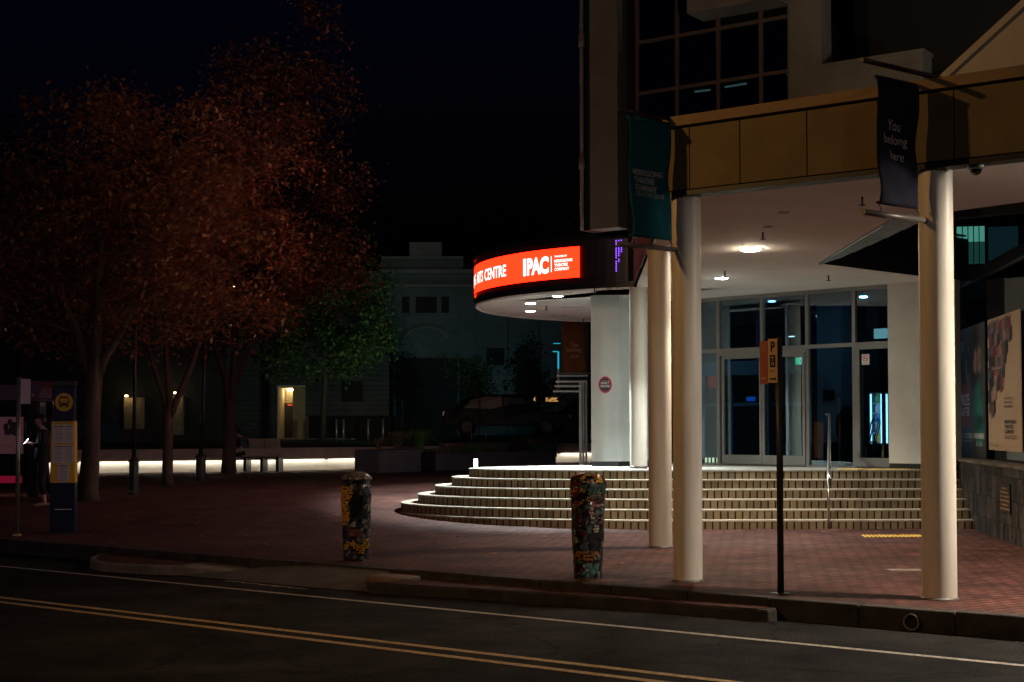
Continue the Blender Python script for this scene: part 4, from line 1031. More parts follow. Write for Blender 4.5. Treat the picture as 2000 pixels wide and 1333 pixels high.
# ================================================================ MOSAIC BOLLARDS
def mosaic(name, seedv, ramp, hb, scale=17):
    m = bpy.data.materials.new(name); m.use_nodes = True; t = m.node_tree; N = t.nodes; L = t.links; b = N['Principled BSDF']
    tc = N.new('ShaderNodeTexCoord'); vo = N.new('ShaderNodeTexVoronoi'); vo.inputs['Scale'].default_value = scale; L.new(tc.outputs['Object'], vo.inputs['Vector'])
    ve = N.new('ShaderNodeTexVoronoi'); ve.feature = 'DISTANCE_TO_EDGE'; ve.inputs['Scale'].default_value = scale; L.new(tc.outputs['Object'], ve.inputs['Vector'])
    mp = N.new('ShaderNodeMapping'); mp.inputs['Location'].default_value = (seedv, seedv*.7, seedv*.3); mp.inputs['Scale'].default_value = (1,1,.75); L.new(vo.outputs['Position'], mp.inputs[0])
    nz = N.new('ShaderNodeTexNoise'); nz.inputs['Scale'].default_value = 3.4; nz.inputs['Detail'].default_value = 1.5; L.new(mp.outputs[0], nz.inputs['Vector'])
    rp = N.new('ShaderNodeValToRGB'); rp.color_ramp.interpolation = 'CONSTANT'; e = rp.color_ramp.elements
    while len(e) < len(ramp): e.new(.5)
    for i, (p, c) in enumerate(ramp): e[i].position = p; e[i].color = c+(1,)
    L.new(nz.outputs[0], rp.inputs[0])
    hs = N.new('ShaderNodeHueSaturation'); L.new(rp.outputs[0], hs.inputs['Color'])
    sx = N.new('ShaderNodeSeparateColor'); L.new(vo.outputs['Color'], sx.inputs[0])
    mr = N.new('ShaderNodeMapRange'); mr.inputs[3].default_value = .55; mr.inputs[4].default_value = 1.5; L.new(sx.outputs[0], mr.inputs[0]); L.new(mr.outputs[0], hs.inputs['Value'])
    mr2 = N.new('ShaderNodeMapRange'); mr2.inputs[3].default_value = .475; mr2.inputs[4].default_value = .52; L.new(sx.outputs[1], mr2.inputs[0]); L.new(mr2.outputs[0], hs.inputs['Hue'])
    gr = N.new('ShaderNodeMath'); gr.operation = 'GREATER_THAN'; gr.inputs[1].default_value = .06; L.new(ve.outputs[0], gr.inputs[0])
    mx = N.new('ShaderNodeMix'); mx.data_type = 'RGBA'; mx.inputs[6].default_value = (.012,.011,.010,1); L.new(hs.outputs[0], mx.inputs[7]); L.new(gr.outputs[0], mx.inputs[0])
    L.new(mx.outputs[2], b.inputs['Base Color'])
    ro = N.new('ShaderNodeMapRange'); ro.inputs[3].default_value = .85; ro.inputs[4].default_value = .22; L.new(gr.outputs[0], ro.inputs[0]); L.new(ro.outputs[0], b.inputs['Roughness'])
    mm = N.new('ShaderNodeMath'); mm.operation = 'MINIMUM'; mm.inputs[1].default_value = .09; L.new(ve.outputs[0], mm.inputs[0])
    bp = N.new('ShaderNodeBump'); bp.inputs['Strength'].default_value = 1; bp.inputs['Distance'].default_value = .06; L.new(mm.outputs[0], bp.inputs['Height'])
    # every tile leans a little its own way
    va = N.new('ShaderNodeVectorMath'); va.operation = 'MULTIPLY_ADD'; va.inputs[1].default_value = (.28,.28,.28); L.new(vo.outputs['Color'], va.inputs[0]); L.new(bp.outputs[0], va.inputs[2])
    vn = N.new('ShaderNodeVectorMath'); vn.operation = 'NORMALIZE'; L.new(va.outputs[0], vn.inputs[0]); L.new(vn.outputs[0], b.inputs['Normal'])
    return m
Y_ = (.60,.33,.04); Bk = (.012,.012,.016); Gy = (.17,.17,.16); Gn = (.05,.11,.10); Bl = (.025,.035,.06); Rd = (.11,.018,.02); Wh = (.42,.34,.30); Or = (.45,.20,.05)
mos1 = mosaic('mosaic_yellow', 3.1, [(0,Bk),(.38,Gy),(.44,Bl),(.50,Bk),(.53,Gy),(.56,Bl),(.61,Bk),(.66,Wh)], 0)
mos2 = mosaic('mosaic_dark', 9.4, [(0,Bk),(.40,Gn),(.45,Bk),(.50,Gn),(.53,Rd),(.56,Bk),(.62,Gy)], 0)
tri = mosaic('mosaic_cap', 1.7, [(0,Gy),(.42,Wh),(.52,Or),(.6,Gy)], 0, 26)
M['grout'] = mat('grout', (.015,.014,.013), .9)
def lumpy(mb, amp=.006):
    for v in mb.bm.verts:
        n_ = mnoise.noise(v.co*14); d_ = Vector((v.co.x, v.co.y, 0))
        if d_.length > .02: v.co += d_.normalized()*n_*amp*1.6
def gold_mosaic(): return mat('mosaic_gold_tile', Y_, .3, var=.35, scale=20, bump=.5)
M['gold'] = gold_mosaic(); M['tile_white'] = mat('mosaic_white_tile', (.5,.42,.38), .3, var=.2, scale=20); M['tile_pink'] = mat('mosaic_pink_tile', (.32,.12,.12), .3, var=.3, scale=20); M['tile_black'] = mat('mosaic_black_tile', (.008,.008,.012), .2, var=.3, scale=20)
def bollard(px, py, pyt, wpx, wbot, m, capm, label, cap):
    c = at(px, py, z=0); k_ = c.y/F; h = (py-pyt)*k_*.995; r = wpx/2*k_; rb = wbot/2*k_
    t = empty('mosaic_bollard', c, 0, label, 'bollard', 'mosaic bollards at the kerb')
    if cap == 'flat':
        prof = [(rb*.96,0),(rb,.04),(rb*1.04,h*.12),(r*.97,h*.50),(r*1.0,h*.75),(r*.96,h*.84),(r*.84,h*.87),(r*.92,h*.89),(r*.95,h*.92)]
        cp = [(r*.9,h*.900),(r*1.08,h*.912),(r*1.08,h*.925),(r*.97,h*.945),(r*.80,h*.972),(r*.5,h*.993),(r*.2,h),(0,h)]
    else:
        prof = [(rb*.97,0),(rb,.05),(rb*1.06,h*.15),(r*.90,h*.35),(r*.95,h*.6),(r,h*.8),(r*1.02,h*.91)]
        cp = [(r*1.02,h*.905),(r*1.03,h*.925),(r*.97,h*.945),(r*.85,h*.968),(r*.6,h*.988),(r*.3,h*.998),(0,h)]
    # resample body
    pr = []
    for (r0, z0), (r1, z1) in zip(prof, prof[1:]):
        n_ = max(2, int((z1-z0)/.03))
        for i in range(n_): pr.append((r0+(r1-r0)*i/n_, z0+(z1-z0)*i/n_))
    pr.append(prof[-1])
    mb = MB(); mb.lathe(pr, (0,0,0), 56); lumpy(mb); mb.build('body', m, t)
    mb = MB(); mb.lathe(cp, (0,0,0), 56); lumpy(mb, .004); mb.build('cap', capm, t)
    return t, r, h, pr
def radius_at(pr, z):
    for (r0, z0), (r1, z1) in zip(pr, pr[1:]):
        if z0 <= z <= z1: return r0+(r1-r0)*(z-z0)/max(1e-6, z1-z0)
    return pr[-1][0]
def tiles(t, pr, h, shape, m, name, size=.034, gap=.0055, seedn=0, thick=.006):
    """broken tiles laid inside a shape given by a test in (u across -1..1, v up 0..1), u=0 facing the street camera"""
    rnd = random.Random(seedn); mb = MB(); nz = int(h/size)
    for j in range(nz+1):
        z = (j+.5)*size
        if z > h*.90: break
        r = radius_at(pr, z)*1.012+.004
        n_ = int(math.pi*r/size)
        for i in range(n_):
            uu = -1+2*(i+.5+.5*(j % 2)+rnd.uniform(-.25,.25))/n_; z = (j+.5+rnd.uniform(-.25,.25))*size; vv = z/h
            if not shape(uu, vv): continue
            a = -math.pi/2+uu*math.pi/2; da = (size-gap)/r/2; dz = (size-gap)/2
            k = rnd.choice((4,5,5,6)); ph = rnd.uniform(0, 6.28)
            pts = []
            for q in range(k):
                th = ph+q*2*math.pi/k+rnd.uniform(-.25,.25); rr_ = rnd.uniform(.95,1.4)
                pts.append((a+da*rr_*math.cos(th), z+dz*rr_*math.sin(th)))
            top = [mb.bm.verts.new((math.cos(q[0])*(r+thick), math.sin(q[0])*(r+thick), q[1])) for q in pts]
            bot = [mb.bm.verts.new((math.cos(q[0])*(r-.02), math.sin(q[0])*(r-.02), q[1])) for q in pts]
            mb.bm.faces.new(top)
            for q in range(k): mb.bm.faces.new([bot[q], bot[(q+1)%k], top[(q+1)%k], top[q]])
    return mb.build(name, m, t)
t1, r1_, h1_, pr1 = bollard(696, 1094, 921, 57, 50, mos1, tri, 'mosaic bollard with yellow tiles and a knobbly patterned cap, left one', 'flat')
e = lambda u0, v0, ru, rv: (lambda uu, vv: ((uu-u0)/ru)**2+((vv-v0)/rv)**2 < 1)
s1_ = e(-.62,.66,.45,.17); s2_ = e(-.55,.50,.30,.10); blk = e(.05,.62,.34,.13)
s1_ = e(-.55,.67,.55,.17)
tiles(t1, pr1, h1_, lambda a, b: (s1_(a,b) or s2_(a,b)) and not blk(a,b), M['gold'], 'yellow_tiles', seedn=2)
tiles(t1, pr1, h1_, blk, M['tile_black'], 'black_tiles', .05, .002, seedn=3)
hl_ = e(.28,.15,.30,.065); hl2 = e(.55,.19,.22,.05); tail = lambda a, b: -.5 < a < 0 and abs(b-.19-(a+.2)*.1) < .035
notch = e(.25,.225,.16,.035)
tiles(t1, pr1, h1_, lambda a, b: (hl_(a,b) or hl2(a,b) or tail(a,b)) and not notch(a,b), M['gold'], 'yellow_heart_tiles', .030, seedn=4)
ov = e(.02,.315,.35,.045); tiles(t1, pr1, h1_, ov, M['tile_pink'], 'pink_oval_tiles', .017, .004, seedn=5)
t2, r2_, h2_, pr2 = bollard(1148.5, 1129, 923, 68, 54, mos2, mosaic('mosaic_cap_gold', 5.2, [(0,Y_),(.44,Bk),(.50,Or),(.56,Bk),(.6,Y_)], 0, 15), 'darker mosaic bollard with grey and red tiles, standing before the steps', 'dome')
band = lambda a, b: -.98 < a < -.1 and abs(b-.83) < .016
diag = lambda a, b: -.7 < a < .45 and abs(b-(.755+(a)*.13)) < .022
tiles(t2, pr2, h2_, band, M['gold'], 'yellow_band_tiles', .026, seedn=6)
tiles(t2, pr2, h2_, diag, mat('mosaic_tan_tile', (.28,.16,.06), .35, var=.3, scale=20), 'tan_band_tiles', .028, seedn=7)
tiles(t2, pr2, h2_, lambda a, b: e(-.48,.86,.22,.07)(a,b) and b < .9, mat('mosaic_red_tile', (.10,.012,.014), .3, var=.3, scale=20), 'red_tiles', .05, .003, seedn=8)
tiles(t2, pr2, h2_, lambda a, b: .02 < a < .6 and .52 < b < .70 and (abs(((b-.52)*22+a*3) % 1-.5) < .22), M['tile_pink'], 'zigzag_tiles', .024, seedn=9)
tiles(t2, pr2, h2_, lambda a, b: (abs(a-.12+(b-.6)*.4) < .07 and .56 < b < .70) or (abs(b-.695) < .012 and .1 < a < .62) or (e(.3,.475,.2,.03)(a,b)), M['tile_white'], 'white_tiles', .028, seedn=10)
tiles(t2, pr2, h2_, e(-.05,.225,.55,.045), mat('mosaic_orange_tile', (.30,.14,.05), .35, var=.4, scale=20), 'orange_tiles', .034, seedn=11)
tiles(t2, pr2, h2_, e(.35,.84,.42,.08), mat('mosaic_green_tile', (.06,.12,.11), .3, var=.4, scale=20), 'green_tiles', .038, seedn=12)

# ================================================================ LED WALL, LAWN, BENCHES, PLANTERS
wp = [at(60, 928), at(150, 925), at(330, 923), at(540, 920), at(745, 915)]
wp = [Vector((p.x, p.y, 0)) for p in wp]
LD = (wp[-1]-wp[1]).normalized(); wall_pts = [wp[1]-LD*6]+wp[1:]+[wp[-1]+LD*3, at(1090, 903.5), at(1132, 902.5)+Vector((1.5,.2,0))]
lw = empty('lit_retaining_wall', (wall_pts[2].x, wall_pts[2].y, 0), 0, 'low concrete wall with a white light strip under its capping', 'wall')
linv = Matrix.Translation(-Vector(lw.location))
capm = MB(); facem = MB(); stripm = MB(); jm = MB()
ztopw = {}
for p, q in zip(wall_pts, wall_pts[1:]):
    P = Plane(p[:2], (q-p)[:2]); l = (q-p).length; zg = ground_z(0, (p.y+q.y)/2); zt_ = zg+.66
    capm.pbox(P, 0, l, zg+.37, zt_, -.5, .16); facem.pbox(P, 0, l, zg-.3, zg+.37, -.4, .0)
    capm.pbox(P, 0, l, zg+.325, zg+.369, .13, .158)
    stripm.pbox(P, .02, l-.02, zg+.335, zg+.360, .07, .11)
    k = 0
    while k*1.55 < l-.2:
        jm.pbox(P, k*1.55, k*1.55+.05, zg+.30, zg+.368, .0, .128); k += 1
for mb, nm, m in ((capm,'capping',M['concrete']),(facem,'wall_face',mat('wall_face_white', (.75,.72,.66), .7, var=.08)),(stripm,'light_strip',M['strip']),(jm,'strip_bracket',M['dark'])):
    o = mb.build(nm, m, lw); o.matrix_parent_inverse = linv
# lawn bank behind the wall
mb = MB(); gx = [-60+i*3 for i in range(36)]
def wally(x):
    pts = sorted([(p.x, p.y) for p in wall_pts]); 
    if x <= pts[0][0]: return pts[0][1]
    for a, b in zip(pts, pts[1:]):
        if a[0] <= x <= b[0]: return a[1]+(b[1]-a[1])*(x-a[0])/(b[0]-a[0])
    return pts[-1][1]
prev = None
for x in gx:
    y0 = wally(x)+.42; row = [mb.bm.verts.new((x, y0, ground_z(0,y0)+.58)), mb.bm.verts.new((x, y0+4, 1.08)), mb.bm.verts.new((x, 62, 1.25)), mb.bm.verts.new((x, 160, 1.3))]
    if prev:
        for i in range(3): mb.bm.faces.new([prev[i], row[i], row[i+1], prev[i+1]])
    prev = row
S(mb.build('lawn_ground', M['grass']))
def zl(y): return 1.08 if y < 50 else 1.08+(y-50)*.014

def slat_bench(px, py, name, label):
    c = at(px, py); t = empty(name, c, R(-8), label, 'bench')
    for i in range(5):
        pass
    mb = MB()
    for i in range(5): mb.box(-.05,.05+.95, -.36+i*.09, -.29+i*.09, .43, .465)
    mb.build('seat', M['benchwood'], t)
    mb = MB()
    for half in (0, 1):
        for i in range(7):
            z0 = .50+i*.062; y0 = .12+i*.028; x0 = .0+half*.48-i*.012
            mb.hexa([(x0,y0,z0),(x0+.46,y0,z0),(x0+.46,y0+.02,z0),(x0,y0+.02,z0),(x0,y0+.012,z0+.05),(x0+.46,y0+.012,z0+.05),(x0+.46,y0+.032,z0+.05),(x0,y0+.032,z0+.05)])
    mb.build('backrest', M['benchwood'], t)
    for x in (.02, .52, .98):
        mb = MB(); mb.box(x-.04,x+.04,-.34,.12,0,.43); mb.build('leg', M['dark'], t)
    return t
M['benchwood'] = mat('bench_timber', (.42,.38,.30), .7, var=.3, scale=8)
slat_bench(484, 921, 'slatted_bench', 'timber slatted bench with a reclined back before the lit wall')
# long table-like benches on the lawn edge
def long_table(pa, pb, y, zoff, legs, label):
    xa, xb = xat(pa, y), xat(pb, y); zt_ = at((pa+pb)/2, 866, y=y).z; zb_ = zl(y)-.12
    t = empty('picnic_table', ((xa+xb)/2, y, zb_), 0, label, 'table'); w_ = (xb-xa)/2
    mb = MB(); mb.box(-w_, w_, -.35, .35, zt_-zb_-.05, zt_-zb_); mb.build('tabletop', M['benchwood'], t)
    for px in legs: x = xat(px, y)-(xa+xb)/2; mb = MB(); mb.box(x-.05, x+.05, -.2, .2, -.1, zt_-zb_-.05); mb.build('leg', M['dark'], t)
long_table(500, 672, 48, 0, (586, 592, 655), 'long timber table standing on the lawn behind the lit wall')

# planters
PLN = Plane(at(741, 924)[:2], (at(1088, 912)-at(741, 924))[:2])
def planter(p0, p1, yt, yb, label, dep=1.2, off=0):
    P = PLN.off(off); a0, _ = P.hit(p0, yb); a1, _ = P.hit(p1, yb); zt_ = P.hit((p0+p1)/2, yt)[1]; zg = ground_z(0, P.o.y)-.05
    mb = MB(); mb.pbox(P, a0, a1, zg, zt_, -dep, 0); 
    o = mb.build('planter', M['planter'], bevel=.015); tag(o, label, 'planter', 'concrete planters on the square')
    mb = MB(); mb.pbox(P, a0+.06, a1-.06, zt_-.02, zt_+.004, -dep+.06, -.06); mb.build('soil', mat('soil', (.03,.02,.015), .95), o)
    return P, a0, a1, zt_
pl1 = planter(741, 823, 879, 922, 'left concrete planter with spiky grass plants')
pl2 = planter(851, 1010, 884, 918, 'middle concrete planter, long, with low flowers')
pl3 = planter(1012, 1086, 881, 914, 'right concrete planter ending beside the lit wall')
# raised bar behind planter (edge of bed)
mb = MB(); P = PLN.off(-1.3); a0, _ = P.hit(860, 900); a1, z1 = P.hit(1088, 863); mb.pbox(P, a0, a1, z1-.5, z1, -.08, 0)
o = mb.build('bed_edging', M['planter']); tag(o, 'long low edging wall behind the flower planters', 'wall')
leafg = leafmat('leaf_green', [(.06,.18,.05),(.14,.32,.08),(.22,.40,.14)])
leafd = leafmat('leaf_shrub', [(.12,.18,.07),(.26,.20,.12),(.34,.30,.16)])
flow = mat('flower_pink', (.55,.18,.16), .6)
def spiky(P, a, z, n, h, r, label, m=leafg):
    c = P.p(a, z, -.5); t = empty('spiky_plant', c, 0, label, 'plant', 'spiky plants in the planters')
    mb = MB()
    for i in range(int(n*1.6)):
        th = random.uniform(0, 6.283); le = random.uniform(.55, 1)*r; hh = random.uniform(.5, 1)*h; d = Vector((math.cos(th), math.sin(th), 0)); s_ = Vector((-d.y, d.x, 0))*.028
        pts = [Vector((0,0,0))+d*.04, d*le*.35+Vector((0,0,hh*.7)), d*le*.7+Vector((0,0,hh)), d*le+Vector((0,0,hh*.72))]
        for j in range(3):
            w0 = 1-j*.3; w1 = 1-(j+1)*.3
            mb.face([pts[j]-s_*w0, pts[j]+s_*w0, pts[j+1]+s_*w1, pts[j+1]-s_*w1])
    mb.build('foliage', m, t)
spiky(pl1[0], pl1[0].hit(760,880)[0], pl1[3], 60, .35, .35, 'small dark spiky plant at the left end of the left planter', leafd)
spiky(pl1[0], pl1[0].hit(797,880)[0], pl1[3], 110, .55, .6, 'olive spiky plant in the middle of the left planter', leafd)
spiky(pl1[0], pl1[0].hit(842,880)[0], pl1[3]-.02, 150, .62, .65, 'bright green spiky plant over the bin')
def shrub(P, a, z, r, h, label, m, name='low_shrub', n=500, ls=.035):
    c = P.p(a, z, -.45); t = empty(name, c, 0, label, 'shrub', 'low shrubs in the planters'); mb = MB()
    for i in range(n):
        d = Vector((random.gauss(0,1), random.gauss(0,1), abs(random.gauss(0,1)))).normalized()*random.uniform(.4,1); p = Vector((d.x*r, d.y*.4, d.z*h))
        a_ = Vector((random.gauss(0,1), random.gauss(0,1), random.gauss(0,1))).normalized()*ls; b_ = a_.orthogonal().normalized()*ls*.7
        mb.face([p-a_, p+b_*.8, p+a_, p-b_*.8])
    mb.build('foliage', m, t)
    if name == 'flower_clump':
        mb = MB()
        for i in range(9):
            p = Vector((random.uniform(-r,r)*.8, random.uniform(-.4,0), h*random.uniform(.8,1.05))); mb.lathe([(0,-.02),(.03,-.01),(.035,.01),(0,.025)], p, 8)
        mb.build('flowers', flow, t)
for i, (px, r, h, lab, m, nm) in enumerate(((880,.35,.18,'dark low shrub at the left of the middle planter',leafd,'low_shrub'),(905,.32,.26,'pink flower clump behind the small lit bollard',leafd,'flower_clump'),(942,.42,.22,'dense green ground shrub in the middle planter',leafg,'low_shrub'),(985,.4,.24,'sparse green shrub near the joint of two planters',leafd,'low_shrub'))):
    shrub(pl2[0], pl2[0].hit(px, 880)[0], pl2[3], r, h, lab, m, nm)
shrub(pl3[0], pl3[0].hit(1032,880)[0], pl3[3], .38, .52, 'tall brown twiggy shrub on the right planter', leafmat('leaf_brown', [(.10,.06,.04),(.16,.11,.07),(.12,.08,.06)]), n=900, ls=.025)
shrub(pl3[0], pl3[0].hit(1062,880)[0], pl3[3], .42, .36, 'green clipped shrub with pink flowers on the right planter end', leafg, 'flower_clump', n=700)
# bin between planters
c = at(837, 921); k_ = c.y/F
t = empty('litter_bin', c, 0, 'black litter bin with two shiny posts between the planters', 'bin')
mb = MB(); mb.box(-.17,.17,-.05,.3,.06,.58); mb.build('body', M['black'], t, bevel=.02)
mb = MB(); mb.box(-.19,.19,-.08,.32,.60,.64); mb.build('lid', M['dark'], t, bevel=.01)
for x in (-.07, .09): mb = MB(); mb.tube([(x,-.1,0),(x,-.1,.6)], .028, 14); mb.build('post', mat('gloss_black', (.03,.03,.03), .12), t)
# small lit bollard
c = Vector((xat(929, 36.2), 36.2, .59-.13+.0))
t = empty('bollard_light', c, 0, 'small lit bollard lamp glowing before the middle planter', 'bollard light')
mb = MB(); mb.lathe([(.052,-.2),(.052,.13)], (0,0,0), 16); mb.build('post', M['steel'], t)
mb = MB(); mb.lathe([(.05,.13),(.05,.36)], (0,0,0), 16); mb.build('lamp', glow('bollard_lamp', (.95,1,.85), 9), t)
mb = MB(); mb.lathe([(.056,.36),(.056,.375),(0,.38)], (0,0,0), 16); mb.build('cap', M['steel'], t)

# ================================================================ LAMP POSTS
def lamp_post(px, py, pyb, lean, label, top=5.2):
    c = at(px, py); k_ = c.y/F; hb = (py-pyb)*k_
    t = empty('lamp_post', c, 0, label, 'lamp post', 'dark lamp posts among the trees')
    rb = 10*k_
    mb = MB(); mb.lathe([(rb*1.15,0),(rb*1.15,.05),(rb,.08),(rb*.95,hb*.85),(rb*1.15,hb*.87),(rb*1.1,hb*.9),(rb*.6,hb*.97),(rb*.5,hb)], (0,0,0), 10, False); mb.build('base', M['poledark'], t)
    mb = MB(); mb.tube([(0,0,hb*.95),(lean*.5,0,2.5),(lean,0,top)], [rb*.42,rb*.34,rb*.28], 14); mb.build('pole', M['poledark'], t)
    mb = MB(); mb.lathe([(.04,top-.02),(.16,top),(.22,top+.35),(.05,top+.55),(0,top+.6)], (lean,0,0), 8, False); mb.build('lantern', M['poledark'], t)
lamp_post(261, 966, 893, .02, 'dark lamp post between the two left trees')
lamp_post(392, 939, 886, .14, 'dark lamp post leaning slightly, left of the trunk with string lights')

# ================================================================ TREES
def leaf_quads(mb, centers, rnd, n_per, spread, ls):
    for c, sc in centers:
        for i in range(n_per):
            p = c+Vector((rnd.gauss(0,1)*spread*sc, rnd.gauss(0,1)*spread*sc, rnd.gauss(0,1)*spread*sc*.7))
            a = Vector((rnd.gauss(0,1), rnd.gauss(0,1), rnd.gauss(0,.6))).normalized(); b = a.cross(Vector((rnd.gauss(0,.5), rnd.gauss(0,.5), 1))).normalized()
            s_ = ls*rnd.uniform(.6,1.25)
            mb.face([p-a*s_, p-a*s_*.2+b*s_*.62, p+a*s_, p-a*s_*.2-b*s_*.62] if rnd.random() < .5 else [p-a*s_, p-b*s_*.7, p+a*s_*.9, p+b*s_*.4])
def tree(base, blobs, trunk, name, label, lm, bm, nclump, nleaf, ls, seed, spread=.30, group=None, limbs=26, cat='tree'):
    """trunk: list of (points, radii) in local coordinates; blobs: ellipsoids (cx,cy,cz,rx,ry,rz)"""
    rnd = random.Random(seed); t = empty(name, base, 0, label, cat, group)
    cen = []; vol = [b[3]*b[4]*b[5] for b in blobs]; tot = sum(vol)
    for b, v in zip(blobs, vol):
        for i in range(int(nclump*v/tot)):
            d = Vector((rnd.gauss(0,1), rnd.gauss(0,1), rnd.gauss(0,1))).normalized()*(rnd.random()**.38)
            p = Vector((b[0]+d.x*b[3], b[1]+d.y*b[4], b[2]+d.z*b[5]))
            if mnoise.noise(p*.8+Vector((seed,0,0))) < -.06+(.12 if d.length > .85 else 0): continue
            cen.append((p, rnd.uniform(.6, 1.5)))
    mb = MB(); leaf_quads(mb, cen, rnd, nleaf, spread, ls); mb.build('crown', lm, t)
    mb = MB()
    tips = []
    for pts, rad in trunk: mb.tube(pts, rad, 12); tips += [(Vector(p), r) for p, r in zip(pts[1:], rad[1:])]
    for i in range(limbs):
        c_, _ = rnd.choice(cen)
        cand = [tt for tt in tips if tt[0].z < c_.z-.2] or tips
        st, r0 = min(cand, key=lambda tt: (tt[0]-c_).length+rnd.uniform(0,1.2))
        r0 = min(r0*.6, .07); mid = st.lerp(c_, .5)+Vector((rnd.uniform(-.2,.2), rnd.uniform(-.2,.2), rnd.uniform(.0,.3)))
        mb.tube([st, st.lerp(mid,.5)+Vector((0,0,.08)), mid, mid.lerp(c_,.55)+Vector((rnd.uniform(-.1,.1),0,.05)), c_], [r0, r0*.8, r0*.6, r0*.35, r0*.15], 6)
        if rnd.random() < .7: tips.append((mid, r0*.6))
    mb.build('trunk', bm, t)
    return t
red_leaf = leafmat('leaf_autumn_red', [(.06,.028,.020),(.22,.10,.055),(.58,.32,.18),(.12,.048,.030),(.34,.14,.08)])
brown_leaf = leafmat('leaf_autumn_brown', [(.09,.05,.025),(.22,.10,.04),(.30,.15,.05)])
green_leaf = leafmat('leaf_plane_green', [(.04,.09,.03),(.08,.16,.045),(.12,.18,.05)])
b = at(172, 978)
k_ = b.y/F
def L_(px, py, dy=0):              # local point of tree at base b seen at photo pixel
    q = at(px, py, y=b.y+dy); return (q-b)
tree(b, [(-.6,.4,4.6,3.2,2.6,1.8),(.6,0,6.2,2.6,2.4,1.9),(2.4,-.3,4.2,1.6,1.8,1.7)],
     [([L_(172,985),L_(172,960),L_(178,880),L_(180,800),L_(184,745),L_(186,700)],[.26,.20,.175,.165,.16,.15]),
      ([L_(184,760),L_(165,700),L_(152,650),L_(130,600),L_(110,520)],[.11,.09,.08,.06,.04]),([L_(186,710),L_(190,640),L_(196,560),L_(200,470)],[.12,.10,.08,.05]),([L_(186,750),L_(205,700),L_(230,660),L_(262,600),L_(300,520)],[.10,.08,.07,.06,.04])],
     'autumn_tree', 'large brown-leaved tree with the thickest trunk, beside the bus stop pylon', brown_leaf, M['bark'], 1500, 30, .062, 11, spread=.20, group='autumn trees on the square')
b = at(327, 948)
tree(b, [(.2,.3,5.2,3.0,2.4,2.2),(1.2,-.4,7.2,2.6,2.2,2.2),(-1.0,.5,7.6,2.2,2.2,1.8)],
     [([L_(327,952),L_(327,930),L_(328,870),L_(329,800)],[.16,.13,.12,.115]),([L_(329,830),L_(332,780),L_(326,720),L_(322,640),L_(318,560)],[.1,.085,.07,.055,.04]),([L_(331,815),L_(350,770),L_(372,720),L_(395,650),L_(420,560)],[.09,.08,.07,.055,.04]),([L_(328,810),L_(316,765),L_(300,715),L_(280,640)],[.07,.055,.045,.03])],
     'autumn_tree', 'slim forked tree with dark red leaves between the two lamp posts', red_leaf, M['bark'], 1400, 30, .066, 23, spread=.21, group='autumn trees on the square')
b = at(447, 925)
tree(b, [(1.1,0,6.2,2.7,2.4,2.6),(2.0,-.4,9.2,2.1,2.0,2.8),(-.6,0,7.4,2.3,2.2,2.2),(2.9,-.4,6.0,1.3,1.5,1.9),(2.3,0,12.2,1.0,1.0,1.7),(.8,0,10.6,1.5,1.4,1.8)],
     [([L_(447,930),L_(447,905),L_(449,840),L_(448,780)],[.24,.20,.18,.17]),([L_(449,800),L_(440,740),L_(428,700),L_(405,620)],[.12,.10,.08,.05]),([L_(450,800),L_(456,740),L_(460,650),L_(468,520),L_(490,380)],[.13,.11,.09,.07,.04]),([L_(452,770),L_(480,700),L_(520,620),L_(560,520)],[.08,.06,.05,.03])],
     'autumn_tree', 'tall red-leaved tree with string lights, its trunk by the slatted bench', red_leaf, M['bark'], 2100, 30, .074, 37, spread=.23, group='autumn trees on the square')
b = at(640, 880, y=50); b.z = .9
tree(b, [(.3,0,5.7,1.9,1.7,2.1),(1.0,-.2,4.0,1.4,1.5,1.4),(-.7,0,3.1,1.7,1.4,.9),(-.4,.3,4.8,1.6,1.5,1.6)],
     [([Vector((-.25,.5,-.1)),Vector((-.2,.4,1.4)),Vector((-.1,.2,2.8)),Vector((.2,0,4.0))],[.12,.10,.08,.04])],
     'plane_tree', 'green-leaved tree catching white light, in front of the lit doorway house', green_leaf, M['barkdark'], 760, 32, .085, 51, spread=.26)
# dark trees behind, left edge
b = at(40, 880, y=46); b.z = .9
tree(b, [(0,0,6.5,4.5,2.5,3.6),(-3,0,9,3.6,2.4,2.6)], [([Vector((0,0,0)),Vector((.1,0,2.2)),Vector((0,0,4))],[.3,.22,.14]),([Vector((.1,0,1.8)),Vector((-1.0,0,3.6)),Vector((-1.8,0,5))],[.16,.12,.08])],
     'fig_tree', 'broad dark tree behind the bus shelter at the left edge', leafmat('leaf_dark', [(.02,.035,.015),(.04,.06,.02)]), M['barkdark'], 420, 26, .13, 61, spread=.5)
# string light points in tree three
sl = empty('string_lights', at(458, 700, y=44), 0, 'warm string lights wound in the tree by the bench', 'string lights')
sinv = Matrix.Translation(-Vector(sl.location))
mb = MB(); rnd = random.Random(4); pp = []
for px, py in ((457,560),(459,576),(452,584),(462,610),(455,625),(463,636),(458,648),(460,729),(456,600),(461,590),(451,637)):
    q = at(px, py, y=40.3+rnd.uniform(0,.5)); pp.append(q)
    o = MB().lathe([(0,-.03),(.022,-.015),(.022,.015),(0,.03)], tuple(q), 8).build('bulb', M.setdefault('bulb', glow('bulb_warm', (1,.62,.30), 7)), sl); o.matrix_parent_inverse = sinv
pp.sort(key=lambda v: -v.z); mb.tube(pp, .006, 5); mb.build('wire', M['dark'], sl).matrix_parent_inverse = sinv

